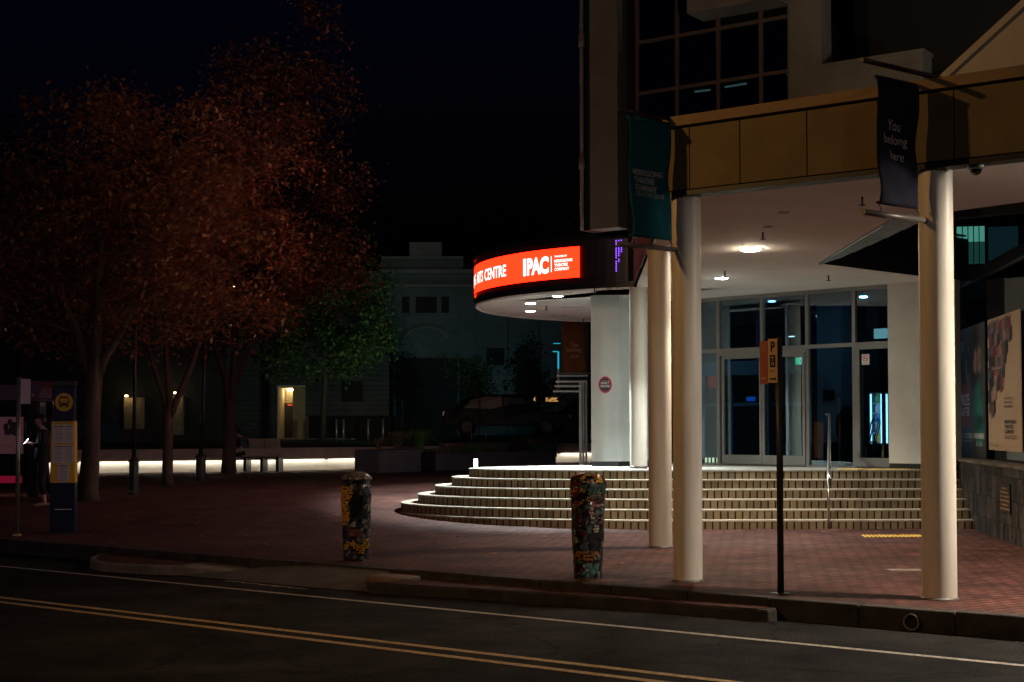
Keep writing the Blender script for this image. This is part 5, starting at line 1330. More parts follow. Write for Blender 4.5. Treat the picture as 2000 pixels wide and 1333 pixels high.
# far small trees, right of the big ones
def small_tree(px, pyb, yd, pyt, pym, wpx, label, lm, seed, n=220, ls=.07, sp=.22):
    b = at(px, pyb, y=yd); k_ = yd/F; zt_ = (pyb-pyt)*k_; zm = (pyb-pym)*k_; r = wpx/2*k_
    tree(b, [(0,0,(zt_*.9+zm)/2,r*.8,r*.8,(zt_-zm)*.42),(r*.25,0,zm+(zt_-zm)*.3,r*.85,r*.7,(zt_-zm)*.25)], [([Vector((0,0,-.3)),Vector((.02,0,zm)),Vector((0,0,zt_*.7))],[.07,.05,.03])], 'small_tree', label, lm, M['barkdark'], n, 22, ls, seed, spread=sp, limbs=10, group='small trees before the far building')
small_tree(912, 860, 54, 655, 800, 120, 'small yellow-green tree lit against the dark pedimented building', green_leaf, 71)
small_tree(1048, 862, 56, 640, 815, 130, 'dense dark tree left of the orange banner', leafmat('leaf_blackgreen', [(.02,.04,.03),(.03,.06,.04)]), 72, 300, .09)
small_tree(785, 862, 56, 650, 790, 90, 'dark thin tree beside the green one, before the far building', leafmat('leaf_blackgreen_b', [(.015,.03,.02),(.03,.05,.03)]), 73)
b = at(1105, 440, y=30); b.z = 4.9
tree(Vector((b.x, 31.5, 5.0)), [(0,0,.5,.55,.5,.55),(.1,0,1.0,.3,.3,.5)], [([Vector((0,0,0)),Vector((0,0,.9))],[.03,.015])], 'rooftop_bush', 'leafy bush showing above the drum beside the upper wall', leafmat('leaf_roof', [(.06,.05,.03),(.10,.08,.05)]), M['barkdark'], 60, 22, .055, 81, spread=.14, limbs=8, cat='bush')
# staked young tree
b = at(935, 868, y=47)
t = empty('staked_sapling', b, 0, 'bare young sapling tied between two pale stakes behind the planters', 'sapling'); k_ = 47/F
mb = MB(); mb.tube([(0,0,-.2),(.01,0,1.0),(0,0,2.2)], [.02,.016,.01], 6); mb.build('stem', M['barkdark'], t)
for x in (-14*k_, 14*k_): mb = MB(); mb.tube([(x,0,-.2),(x,0,46*k_)], .022, 8); mb.build('stake', M['steel'], t)
mb = MB(); mb.tube([(-14*k_,0,.72),(0,0,.62),(14*k_,0,.74)], .012, 6); mb.tube([(-9*k_,0,.30),(9*k_,0,.30)], .008, 6); mb.build('tie', M['frame'], t)

# ================================================================ FAR BUILDINGS
M['fargrey'] = mat('far_render', (.10,.14,.15), .85, var=.25, scale=.6)
M['farlight'] = mat('far_render_light', (.18,.20,.21), .85, var=.25, scale=.6)
m = brick('weatherboard', (.07,.08,.09), (.055,.065,.075), (.03,.03,.035), 8, .19, .012, rough=.8, coords='UV', bump=.6, big=.3)
M['farwood'] = m
Y1 = 62
P = Plane((0, Y1), (1, 0))
h = lambda px, py: P.hit(px, py)
t = empty('pediment_building', (xat(900, Y1), Y1, 1), 0, 'large dark rendered building with a stepped parapet and name panel, beyond the square', 'building')
tinv = Matrix.Translation(-Vector(t.location))
def q(mb, nm, m, par=t, inv=None, label=None):
    o = mb.build(nm, m, par); o.matrix_parent_inverse = inv or tinv
    if label: o['label'] = label
    return o
def hb(mb, px0, px1, py0, py1, n0, n1):
    a0, z1 = h(px0, py0); a1, z0 = h(px1, py1); mb.pbox(P, a0, a1, z0, z1, n0, n1); return mb
mb = MB(); hb(mb, 600, 1150, 530, 864, -12, 0); hb(mb, 745, 905, 505, 531, -3, 0); q(mb, 'wall', M['fargrey'])
mb = MB(); hb(mb, 800, 863, 474, 506, -.5, .1); o = q(mb, 'name_panel', M['farlight'])
lf = mat('carved_letters', (.14,.16,.17), .8)
a0, z0 = h(806, 500); a1, z1 = h(857, 480)
o2 = lettering('ILLAWARRA', flat(P, a0, a1, z0+(z1-z0)*.55, z1, .104), lf, t); o2.matrix_parent_inverse = tinv
mb = MB(); hb(mb, 742, 940, 528, 536, -.3, .35); hb(mb, 742, 940, 556, 562, -.3, .2); hb(mb, 745, 905, 502, 507, -.3, .2); q(mb, 'cornice', M['farlight'])
for x0, x1 in ((785,800),(812,853),(862,877)):
    mb = MB(); hb(mb, x0, x1, 580, 613, .0, .02); w_ = q(mb, 'window', M['black'])
    mb = MB(); hb(mb, x0-2, x1+2, 612, 616, .0, .12); mb.build('sill', M['fargrey'], w_)
mb = MB(); hb(mb, 950, 987, 680, 714, 0, .02); q(mb, 'window', M['black'])
mb = MB(); hb(mb, 942, 1005, 735, 790, 0, .03); q(mb, 'pale_panel', M['farlight'])
mb = MB()
a0, z0 = h(790, 662); a1, _ = h(876, 662); am = (a0+a1)/2; wa = (a1-a0)/2
for k in range(16):
    t0, t1 = math.pi*k/16, math.pi*(k+1)/16; pr_ = lambda r, th, n: P.p(am+r*wa*math.cos(th), z0+r*wa*.55*math.sin(th), n)
    mb.hexa([pr_(.86,t0,.15),pr_(1,t0,.15),pr_(1,t0,0),pr_(.86,t0,0),pr_(.86,t1,.15),pr_(1,t1,.15),pr_(1,t1,0),pr_(.86,t1,0)])
q(mb, 'arch_moulding', M['farlight'])
mb = MB()
for px in (768, 893, 925, 985, 1045): hb(mb, px, px+6, 565, 860, 0, .18)
q(mb, 'pilaster', M['fargrey'])
mb = MB(); hb(mb, 760, 905, 700, 864, .0, .03); q(mb, 'dark_doorway', M['black'])

tg = empty('flood_lamp', (xat(800,44), 44, .9), 0, 'small cool flood lamp in the left planter shining up into the green tree', 'flood lamp')
mb = MB(); mb.box(-.1,.1,-.08,.08,-.1,.1); mb.build('housing', M['dark'], tg, bevel=.02)
ld = bpy.data.lights.new('cool_flood', 'SPOT'); ld.energy = 430; ld.color = (.80,1,.66); ld.spot_size = R(80); ld.spot_blend = 1; ld.shadow_soft_size = .1
lo = bpy.data.objects.new('cool_flood', ld); COL.objects.link(lo); lo.location = (xat(850,44), 43.5, 2.0); lo.rotation_euler = (Vector((xat(665,50), 50, 5.2))-Vector(lo.location)).to_track_quat('-Z','Y').to_euler()
tf = empty('flood_lamp', (xat(905, 57), 57, 1.2), 0, 'small flood lamp throwing teal light up the far building behind a young tree', 'flood lamp')
mb = MB(); mb.box(-.15,.15,-.1,.1,-.1,.15); mb.build('housing', M['dark'], tf, bevel=.02)
for lx, ly, lz, pw in ((xat(905,57),57,1.6,70),(xat(960,50),50,6,60)):
    ld = bpy.data.lights.new('teal_flood', 'SPOT'); ld.energy = pw; ld.color = (.08,.62,.72); ld.spot_size = R(130); ld.spot_blend = 1; ld.shadow_soft_size = .3
    lo = bpy.data.objects.new('teal_flood', ld); COL.objects.link(lo); lo.location = (lx, ly, lz); lo.rotation_euler = (Vector((xat(900,62), 62, 6))-Vector((lx, ly, lz))).to_track_quat('-Z','Y').to_euler()
# house with lit doorway
Y2 = 55; P = Plane((0, Y2), (1, 0))
t2 = empty('weatherboard_house', (xat(600, Y2), Y2, 1), 0, 'dark weatherboard house with a warm lit doorway behind the lawn', 'building'); inv2 = Matrix.Translation(-Vector(t2.location))
mb = MB()
def uvwall(mb, px0, px1, py0, py1, n):
    a0, z1 = h(px0, py0); a1, z0 = h(px1, py1)
    mb.face([P.p(a0,z0,n), P.p(a1,z0,n), P.p(a1,z1,n), P.p(a0,z1,n)], [(a0+50,z0),(a1+50,z0),(a1+50,z1),(a0+50,z1)])
uvwall(mb, 597, 760, 560, 813, 0); uvwall(mb, 430, 541, 560, 870, 0); uvwall(mb, 541, 597, 560, 757, 0)
q(mb, 'wall', M['farwood'], t2, inv2)
mb = MB(); hb(mb, 597, 760, 813, 870, -3, -.8); q(mb, 'undercroft', M['black'], t2, inv2)
mb = MB(); hb(mb, 572, 596.5, 758, 858, -1.6, 0); q(mb, 'porch_pier', mat('porch_render', (.45,.32,.20), .85, var=.15), t2, inv2)
mb = MB(); hb(mb, 541, 596, 753, 757, -1.6, .05); hb(mb, 540, 542.5, 757, 858, -1.6, .0); q(mb, 'porch_ceiling', M['wallbeige'], t2, inv2)
mb = MB(); hb(mb, 543, 573, 786, 858, -1.7, -1.6); dr = q(mb, 'door', mat('dark_door', (.03,.045,.05), .5), t2, inv2)
mb = MB(); hb(mb, 549, 559, 787.5, 792, -1.6, -1.58); mb.build('door_notice', mat('notice_red', (.7,.16,.08), .6, emit=(.7,.12,.06), estr=.3), dr)
mb = MB(); hb(mb, 543, 573, 783, 786, -1.6, -1.55); hb(mb, 547.5, 549, 759, 783, -1.6, -1.55); hb(mb, 543, 573, 757, 759.5, -1.6, -1.55); hb(mb, 571.5, 573, 759, 783, -1.6, -1.55); tw = q(mb, 'transom_frame', mat('transom_timber', (.5,.4,.28), .7), t2, inv2)
mb = MB(); hb(mb, 543, 572, 759, 783, -1.64, -1.62); mb.build('transom_pane', mat('transom_glass', (.25,.24,.18), .4, emit=(.3,.27,.18), estr=.15), tw)
mb = MB(); hb(mb, 551, 561, 758.5, 762, -1.5, -1.3); q(mb, 'porch_lamp', glow('porch_lamp', (1,.70,.28), 26), t2, inv2)
mb = MB(); hb(mb, 667, 709, 745, 785, 0, .02); q(mb, 'window', M['black'], t2, inv2)
mb = MB(); hb(mb, 440, 700, 857, 861, -.1, 1.2); q(mb, 'porch_floor', M['concrete'], t2, inv2)
# posts of the undercroft / footpath bollards
for i, px in enumerate((657, 671, 719, 748)):
    yb = 51; c = at(px, 858, y=yb)
    if i == 0: mb = MB(); mb.tube([(0,0,-.2),(0,0,.72)], .045, 10); pst = mb.build('pale_post', M['steel']); o = pst
    else: o = pst.copy(); COL.objects.link(o)
    o.location = c; tag(o, ('leftmost pale post, beside another, under the dark house','second pale post from the left under the dark house','thicker looking pale post below the dark window','rightmost pale post, nearest the planters')[i], 'post', 'pale posts behind the lawn')
# building at far left with warm pillars
Y3 = 54; P = Plane((0, Y3), (1, 0))
t3 = empty('left_far_building', (xat(300, Y3), Y3, 1), 0, 'black far building with two warm lit piers behind the left trees', 'building'); inv3 = Matrix.Translation(-Vector(t3.location))
mb = MB(); hb(mb, -300, 430, 560, 870, -6, -.3); q(mb, 'wall', mat('far_black_wall', (.03,.035,.04), .85), t3, inv3)
for px0, px1, y0, y1 in ((335,356,773,850),(242,278,777,838)):
    mb = MB(); hb(mb, px0, px1, y0, y1, -.3, .0); q(mb, 'lit_pier', mat('pier_render', (.40,.33,.22), .85), t3, inv3)
for px, py in ((345,768),(250,774)):
    mb = MB(); hb(mb, px-2, px+2, py-1.5, py+1.5, .15, .3); q(mb, 'wall_lamp', glow('wall_lamp_%d' % px, (1,.68,.3), 14), t3, inv3)
# blue-grey apartment block far left, glimpsed through leaves
Y4 = 75; P = Plane((0, Y4), (1, 0)); t4 = empty('pale_far_block', (xat(60, Y4), Y4, 1), 0, 'faint pale block glimpsed through the leaves at the far left', 'building'); inv4 = Matrix.Translation(-Vector(t4.location))
mb = MB(); hb(mb, -40, 95, 325, 860, -5, 0); q(mb, 'wall', mat('far_pale_wall', (.28,.34,.42), .9, var=.3), t4, inv4)
mb = MB()
for r_ in range(5):
    for c_ in range(3): hb(mb, -20+c_*38, c_*38, 350+r_*45, 375+r_*45, 0, .03)
q(mb, 'window', M['black'], t4, inv4)
# teal hoarding and board
Y5 = 48; P = Plane((0, Y5), (1, 0))
mb = MB(); hb(mb, 60, 232, 822, 863, -.1, 0); o = mb.build('teal_hoarding', M['teal']); tag(o, 'teal low hoarding behind the pylon and left trees', 'fence')
mb = MB(); hb(mb, 218, 231, 812, 822, -.1, .0); mb.build('notice_board', M['farlight'], o)
mb = MB(); hb(mb, 232, 300, 838, 866, -.2, 0); o = mb.build('block_wall', M['planter']); tag(o, 'short dark block wall right of the teal hoarding', 'wall')

# ================================================================ STRUCTURE BEHIND THE WHITE PILLAR
yb = 36
def bx(px, py): return at(px, py, y=yb)
fs = empty('far_column_pergola', (xat(1138, yb), yb, .3), 0, 'group of slim cream posts with horizontal rails beyond the white pillar', 'pergola'); fi = Matrix.Translation(-Vector(fs.location))
for px, w_ in ((1134,5),(1141,4),(1148,4)):
    mb = MB(); a = bx(px, 905); mb.box(a.x-w_/2*yb/F, a.x+w_/2*yb/F, yb+.05*(px-1134), yb+.06+.05*(px-1134), .25, bx(px, 744).z); mb.build('post', M['column'], fs).matrix_parent_inverse = fi
for x0, x1, py in ((1087,1148,734.5),(1085,1146,746),(1083,1139,755),(1080,1131,765)):
    mb = MB(); a = bx(x0, py); b_ = bx(x1, py); mb.box(a.x, b_.x, yb-.1, yb-.06, a.z-.022, a.z+.022); mb.build('rail', M['column'], fs).matrix_parent_inverse = fi
a = bx(1095, 758); b_ = bx(1126, 749)
mb = MB(); mb.box(a.x, b_.x, yb+.1, yb+.13, a.z, b_.z); mb.build('pale_plate', M['farlight'], fs).matrix_parent_inverse = fi
a = bx(1089.5, 720); b_ = bx(1092.5, 686)
mb = MB(); mb.box(a.x, b_.x, yb+.2, yb+.23, a.z, b_.z); mb.box(bx(1080,687).x, a.x, yb+.2, yb+.23, b_.z-.015, b_.z+.01); mb.box(bx(1081,670).x, bx(1095,670).x, yb+.2, yb+.23, bx(1081,671).z, bx(1081,669.7).z); mb.build('blue_lit_edge', glow('edge_cyan', (.02,.42,.62), .9), fs).matrix_parent_inverse = fi
mb = MB(); mb.box(a.x, a.x+.04, yb+.2, yb+.24, bx(1090,760).z, a.z); mb.build('frame_post', M['steel'], fs).matrix_parent_inverse = fi
a = bx(1097, 728); b_ = bx(1143, 620)
OB = Plane((a.x, yb-.3), (1, .02))
ob = empty('street_banner', (a.x, yb-.3, a.z), 0, 'small orange banner reading You belong here, far behind beside the white pillar', 'banner', 'banners hung on arms from the columns'); oi = Matrix.Translation(-Vector(ob.location))
W = b_.x-a.x
mb = MB(); gv = {}
for i in range(9):
    for j in range(17):
        gv[i,j] = mb.bm.verts.new(OB.p(W*i/8+.01*math.sin(j), a.z+(b_.z-a.z)*j/16, .02*math.sin(i*.8+j*.5)))
for i in range(8):
    for j in range(16): mb.bm.faces.new([gv[i,j],gv[i+1,j],gv[i+1,j+1],gv[i,j+1]]).smooth = True
o = mb.build('cloth', M['cloth_orange'], ob); o.matrix_parent_inverse = oi; o.modifiers.new('thick', 'SOLIDIFY').thickness = .004
for s_, x0, x1, p0, p1 in (('You',.35,.65,679,670),('belong',.2,.8,691,681),('here',.35,.68,701,693)):
    lettering(s_, flat(OB, W*x0, W*x1, bx(1120,p0).z, bx(1120,p1).z, .03), mat('banner_letters_%s' % s_.strip().lower(), (.5,.28,.16), .7), ob).matrix_parent_inverse = oi
mb = MB(); mb.tube([(a.x-.1,yb-.3,a.z-.03),(b_.x+.12,yb-.3,a.z-.03)], .02, 8); mb.build('lower_arm', M['frame'], ob).matrix_parent_inverse = oi

# ================================================================ PARKED CARS, far, dark
def car(px0, px1, pyb, yd, label, paint, flip=False):
    a = at(px0, pyb, y=yd); b_ = at(px1, pyb, y=yd); L0 = 4.3; k_ = 1
    t = empty('parked_car', ((a.x+b_.x)/2, yd, a.z), 0, label, 'car', 'cars parked beyond the planters')
    sx = (b_.x-a.x)/L0
    if flip: t.scale = (-1, 1, 1)
    prof = [(-2.15,.32),(-2.15,.62),(-2.05,.74),(-1.15,.86),(-.55,1.33),(-.2,1.42),(.75,1.42),(1.35,1.30),(1.95,.92),(2.12,.85),(2.15,.35)]
    mb = MB(); ys = [-.82,-.86,-.86,.0]
    def ringp(y, ins): return [mb.bm.verts.new((x*(1 if z < .9 else .985), (y if z < .95 else y*ins), z)) for x, z in prof]
    A_ = ringp(-.86, .78); B_ = ringp(.86, .78)
    mb.bm.faces.new(A_); mb.bm.faces.new(B_[::-1])
    for i in range(len(prof)): j = (i+1) % len(prof); mb.bm.faces.new([A_[i], A_[j], B_[j], B_[i]])
    mb.build('body', paint, t, bevel=.05)
    mb = MB(); wn = [(-1.02,.90),(-.52,1.29),(.10,1.33),(.10,.92)]; wn2 = [(.16,.92),(.16,1.33),(.72,1.33),(1.22,1.22),(1.5,.95)]
    for wv in (wn, wn2): mb.face([(x, -.86*.78-.09+(1.42-z)*.0-.0+(.0 if z > 1.2 else -.03), z) for x, z in wv])
    mb.build('side_window', mat('car_glass', (.008,.009,.012), .4), t)
    for x in (-1.35, 1.35):
        mb = MB(); mb.tube([(x,-.88,.32),(x,-.68,.32)], .32, 24); wh = mb.build('wheel', M['black'], t)
        mb = MB(); mb.tube([(x,-.895,.32),(x,-.87,.32)], .19, 20); mb.build('rim', M['dark'], wh)
    mb = MB(); mb.box(-2.17,-2.08,-.80,-.50,.60,.72); mb.build('headlight', mat('lens', (.5,.5,.5), .1), t)
    mb = MB(); mb.box(2.09,2.17,-.80,-.55,.70,.84); mb.build('tail_light', mat('lens_red', (.3,.02,.02), .1), t)
    mb = MB(); mb.box(-.95,-.80,-1.0,-.88,.90,1.02); mb.build('mirror', paint, t, bevel=.03)
car(1040, 1270, 850, 52, 'grey blue parked car at the right, behind the flower planter', mat('car_paint_grey', (.025,.035,.045), .5, metal=.0, var=.05))
car(905, 1075, 852, 49, 'black parked car left of the grey one, mostly in darkness', mat('car_paint_black', (.008,.008,.010), .55, var=.05), True)
# warm far lights
mb = MB(); P = Plane((0, 61), (1,0)); hb(mb, 1042, 1049, 776, 784, 0, .05); o = mb.build('window_glow', glow('far_warm', (1,.55,.15), .9)); tag(o, 'small warm lit window glimpsed under the dark tree', 'lit window')
mb = MB(); hb(mb, 1066, 1090, 777, 785, 0, .05); o = mb.build('window_glow', glow('far_warm_b', (1,.5,.15), .45)); tag(o, 'dimmer warm lit window right of the brighter one', 'lit window')

# ================================================================ BUS STOP
c = at(124, 1040, z=0); k_ = c.y/F
t = empty('bus_stop_pylon', c, R(6), 'blue and yellow bus stop pylon with timetables and a bus symbol', 'bus stop sign')
navy = mat('pylon_navy', (.005,.011,.05), .35, var=.1); yel = mat('pylon_yellow', (.80,.45,.05), .5, var=.1); paper = mat('timetable_paper', (.80,.68,.74), .7, var=.06, scale=20); ink = mat('timetable_ink', (.10,.08,.09), .7)
zz = lambda py: (1040-py)*k_
w0, w1 = 24*k_, 20*k_
def tb(mb, z0, z1, wa, wb, d=.10, off=0):
    mb.hexa([(-wa,-d,z0),(wa,-d,z0),(wa,d,z0),(-wa,d,z0),(-wb,-d+off,z1),(wb,-d+off,z1),(wb,d-off,z1),(-wb,d-off,z1)]); return mb
tb(MB(), -.05, zz(944), 24*k_, 23.6*k_, .12).build('base', navy, t, bevel=.01)
tb(MB(), zz(944)+.002, zz(824), 23.4*k_, 22*k_, .11).build('timetable_case', yel, t, bevel=.008)
tb(MB(), zz(824)+.002, zz(757), 21*k_, 21*k_, .11).build('head', navy, t, bevel=.008)
tb(MB(), zz(757)+.002, zz(745), 22*k_, 22*k_, .09).build('top_cap', M['poledark'], t, bevel=.008)
FB = Plane((0,-.11), (1,0))
mb = MB(); mb.face([(17*k_*math.cos(a)+2*k_, -.114, zz(787)+18*k_*math.sin(a)) for a in [i*math.pi/16 for i in range(32)]]); ds = mb.build('yellow_disc', mat('disc_amber', (.75,.42,.02), .5, var=.05), t)
X0 = 2*k_; Z0 = zz(787)
mb = MB(); 
def rrct(mb, x0, x1, y0, y1, n=-.118): mb.face([(X0+x0*k_, n, Z0+y0*k_), (X0+x1*k_, n, Z0+y0*k_), (X0+x1*k_, n, Z0+y1*k_), (X0+x0*k_, n, Z0+y1*k_)])
rrct(mb, -9, 9, -7, -1); rrct(mb, -8.5, -7, -1, 8); rrct(mb, 7, 8.5, -1, 8); rrct(mb, -8, 8, 8, 11); rrct(mb, -7.5, -4, -10, -7); rrct(mb, 4, 7.5, -10, -7); rrct(mb, -10.5,-9, -1, 3); rrct(mb, 9, 10.5, -1, 3)
mb.build('bus_symbol', km, ds)
mb = MB(); 
for x in (-6, 6): mb.face([(X0+(x+1.2*math.cos(a))*k_, -.121, Z0+(-4+1.2*math.sin(a))*k_) for a in [i*math.pi/6 for i in range(12)]])
mb.build('bus_headlights', mat('disc_amber_b', (.75,.42,.02), .5), ds)
for (x0, x1, y0, y1) in ((-18,3,831,866),(4,20,831,866),(-18,3,870,905),(4,20,870,905),(-9,12,907,941)):
    mb = MB(); mb.box(x0*k_, x1*k_, -.122, -.111, zz(y1), zz(y0)); pg = mb.build('timetable', paper, t)
    mb = MB(); ww_ = x1-x0
    mb.box((x0+1.5)*k_, (x1-1.5)*k_, -.1245, -.1222, zz(y0+4), zz(y0+2))
    for r_ in range(11):
        yy = y0+6+r_*2.5; 
        if yy > y1-2: break
        xx = x0+2
        while xx < x1-3:
            l = random.uniform(1.2,3.5); mb.box(xx*k_, min(xx+l, x1-1.5)*k_, -.1238, -.1222, zz(yy+1.0), zz(yy)); xx += l+.8
    mb.build('print', ink, pg)
lettering('BUS STOP', lambda u_, v_: Vector(((-14+30*u_)*k_, -.113, zz(829)+v_*3*k_)), km, t)
mb = MB(); mb.box(-14*k_, 18*k_, -.124, -.119, zz(995.5), zz(994)); mb.build('white_line', wm, t)
mb = MB(); mb.tube([(-19.5*k_,-.115,zz(822)),(-18.5*k_,-.115,zz(762))], .012, 8); mb.build('chrome_edge', mat('chrome', (.8,.8,.8), .12, metal=1), t)

# signpost at the far left
c = at(33, 1047, z=0); k_ = c.y/F
t = empty('street_signpost', c, 0, 'thin grey signpost with a pale lilac plate at the left kerb', 'road sign')
mb = MB(); mb.tube([(0,0,0),(.01,0,(1047-738)*k_)], .033, 12); mb.build('post', M['steel'], t)
SP = Plane((0,0), (.55,.5))
mb = MB(); a0 = 2*k_/SP.d.x; a1 = 17*k_/SP.d.x; mb.pbox(SP, a0, a1, (1047-790)*k_, (1047-741)*k_, .03, .04); mb.build('plate', mat('plate_lilac', (.42,.30,.42), .5, var=.06), t)
mb = MB(); mb.box(-.05,.05,-.04,.04,0,.03); mb.build('foot', mat('foot_amber', (.6,.4,.2), .6), t)
# low white object above: lamp? (skipped) -- bus shelter
c = at(40, 972); ys = c.y; k_ = ys/F
t = empty('bus_shelter', (c.x, ys, c.z), 0, 'dark bus shelter with a lit advertising poster and an angular roof', 'bus shelter'); 
X = lambda px: (px-40)*k_; Z = lambda py: (972-py)*k_+ (0)
mb = MB(); mb.prism([(X(-130),0),(X(62),0),(X(62),1.4),(X(-130),1.4)], Z(783), Z(752)); 
mb.build('roof', mat('shelter_roof', (.10,.06,.10), .5), t, bevel=.01)
mb = MB(); pts = [(X(52),748),(X(70),744),(X(82),757),(X(73),778),(X(52),783)]
f_ = [mb.bm.verts.new((x, -.04, Z(y))) for x, y in pts]; b2_ = [mb.bm.verts.new((x, 1.44, Z(y))) for x, y in pts]
mb.bm.faces.new(f_); mb.bm.faces.new(b2_[::-1])
for i in range(5): j = (i+1) % 5; mb.bm.faces.new([f_[i], f_[j], b2_[j], b2_[i]])
mb.build('roof_end', mat('shelter_end', (.09,.045,.09), .5), t)
mb = MB(); mb.box(X(63),X(67),-.05,-.043,Z(774),Z(770)); mb.build('stop_label', mat('label_pink', (.6,.3,.4), .5), t)
mb = MB(); mb.box(X(53),X(72),.0,.14,Z(972),Z(783)); mb.build('post', M['black'], t)
mb = MB(); mb.box(X(-80),X(53),.02,.12,Z(955),Z(784)); ad = mb.build('advert_case', mat('case_black', (.015,.015,.02), .15), t)
mb = MB(); mb.box(X(-40),X(44),.008,.018,Z(887),Z(815)); pos = mb.build('advert_poster', mat('advert_pink', (.34,.20,.20), .4, var=.35, scale=3, emit=(.30,.12,.14), estr=.08), ad)
mb = MB(); mb.box(X(-60),X(42),.008,.018,Z(944),Z(930)); mb.build('advert_red_band', mat('advert_red', (.45,.02,.07), .4, emit=(.5,.01,.06), estr=.2), ad)
mb = MB()
for (x, y, rx_, ry_) in ((10,835,5,8),(18,826,5,7),(26,832,5,8),(33,828,4,8),(14,845,7,6),(28,846,8,6),(22,838,6,6)):
    mb.face([(X(x)+rx_*k_*math.cos(a), .005-.0004*x*.1, Z(y)+ry_*k_*math.sin(a)) for a in [i*math.pi/7 for i in range(14)]])
mb.build('poster_figures', mat('figures_dark', (.06,.035,.05), .5, var=.7, scale=12), pos)
lettering('LAYLE', lambda u_, v_: Vector((X(1)+u_*27*k_, .004, Z(874)+v_*7*k_)), mat('poster_letters', (.5,.32,.28), .5), pos)
mb = MB()
for k in range(5): mb.tube([(X(44+k*1.2),.0,Z(822+k*5)),(X(50),.0,Z(826+k*5)),(X(46+k),.0,Z(833+k*4))], .008, 5)
mb.build('etched_pattern', M['frame'], ad)
mb = MB(); mb.box(X(-130),X(50),.1,1.35,Z(784.5),Z(783.5)); mb.build('soffit', mat('shelter_soffit', (.40,.28,.14), .7), t)
mb = MB(); mb.box(X(-6),X(1),.3,.7,Z(787),Z(785)); mb.build('shelter_lamp', glow('shelter_lamp', (1,.72,.50), 45), t)
mb = MB(); mb.prism([(X(-125),1.2),(X(50),1.2),(X(50),1.24),(X(-125),1.24)], Z(960), Z(784)); mb.build('rear_glass', mat('rear_panel', (.02,.025,.04), .1), t)

# ================================================================ PEOPLE
def skin_mesh(name, verts, edges, rad, m, parent, sub=2):
    me = bpy.data.meshes.new(name); me.from_pydata(verts, edges, []); me.materials.append(m)
    o = bpy.data.objects.new(name, me); COL.objects.link(o); o.parent = parent
    sk = o.modifiers.new('skin', 'SKIN'); sk.use_smooth_shade = True
    if not me.skin_vertices: 
        bm = bmesh.new(); bm.from_mesh(me); bm.verts.layers.skin.verify(); bm.to_mesh(me); bm.free()
    for i, r in enumerate(rad):
        v = me.skin_vertices[0].data[i]; v.radius = (r, r) if not isinstance(r, tuple) else r; v.use_root = (i == 0)
    s_ = o.modifiers.new('sub', 'SUBSURF'); s_.levels = sub; s_.render_levels = sub
    return o
skinm = mat('skin', (.48,.29,.22), .5, var=.06, scale=20)
hairm = mat('dark_hair', (.012,.009,.008), .5, var=.2, scale=40)
blk = mat('black_cloth', (.012,.011,.014), .85, var=.2, scale=15)
def hand(verts, edges, rad, wrist_i, wrist, dirv, side, curl=.5, s=1):
    """palm and five fingers grown from a wrist vertex"""
    d = Vector(dirv).normalized(); sd = Vector(side).normalized(); up = d.cross(sd)
    palm = Vector(wrist)+d*.045*s; pi_ = len(verts); verts.append(tuple(palm)); edges.append((wrist_i, pi_)); rad.append((.030*s,.014*s))
    for k, (off, ln) in enumerate(((-.030,.066),(-.010,.076),(.010,.072),(.029,.056))):
        b0 = palm+d*.040*s+sd*off*s; b1 = b0+(d*math.cos(curl)+up*math.sin(curl))*ln*.5*s; b2 = b1+(d*math.cos(curl*2)+up*math.sin(curl*2))*ln*.5*s
        i = len(verts); verts += [tuple(b0), tuple(b1), tuple(b2)]; rad += [.0095*s,.0085*s,.007*s]; edges += [(pi_, i),(i, i+1),(i+1, i+2)]
    t0 = palm-sd*.026*s-d*.012*s; t1 = t0+(d*.8-sd*.6+up*.4).normalized()*.034*s; t2 = t1+(d+up*.6).normalized()*.028*s
    i = len(verts); verts += [tuple(t0), tuple(t1), tuple(t2)]; rad += [.012*s,.010*s,.008*s]; edges += [(pi_, i),(i, i+1),(i+1, i+2)]
def head(name, parent, c, rz, tilt, m, r=.095):
    bm = bmesh.new(); bmesh.ops.create_icosphere(bm, subdivisions=4, radius=1)
    for v in bm.verts:
        x, y, z = v.co           # face looks to +x
        X_, Y_, Z_ = x*.098, y*.076, z*.118
        if z < 0: X_ *= 1-.18*(-z); Y_ *= 1+.28*z; 
        if x > .5:
            f = (x-.5)*2
            X_ += .022*math.exp(-((y/.16)**2+((z+.12)/.16)**2)*1.0)*f      # nose
            X_ += .008*math.exp(-((y/.30)**2+((z+.48)/.09)**2))            # lips
            X_ += .009*math.exp(-((y/.30)**2+((z+.82)/.16)**2))            # chin
            for s_ in (-1, 1): X_ -= .011*math.exp(-(((y-.36*s_)/.17)**2+((z-.04)/.13)**2))   # eye sockets
            X_ += .005*math.exp(-(((z-.22)/.1)**2))
        if abs(y) > .9: Y_ += math.copysign(.018, y)*math.exp(-(((x+.02)/.18)**2+((z+.05)/.28)**2))
        v.co = (X_, Y_, Z_)
    for f in bm.faces: f.smooth = True
    me = bpy.data.meshes.new(name); bm.to_mesh(me); bm.free(); me.materials.append(m)
    o = bpy.data.objects.new(name, me); COL.objects.link(o); o.parent = parent; o.location = c; o.rotation_euler = (0, tilt, rz)
    return o
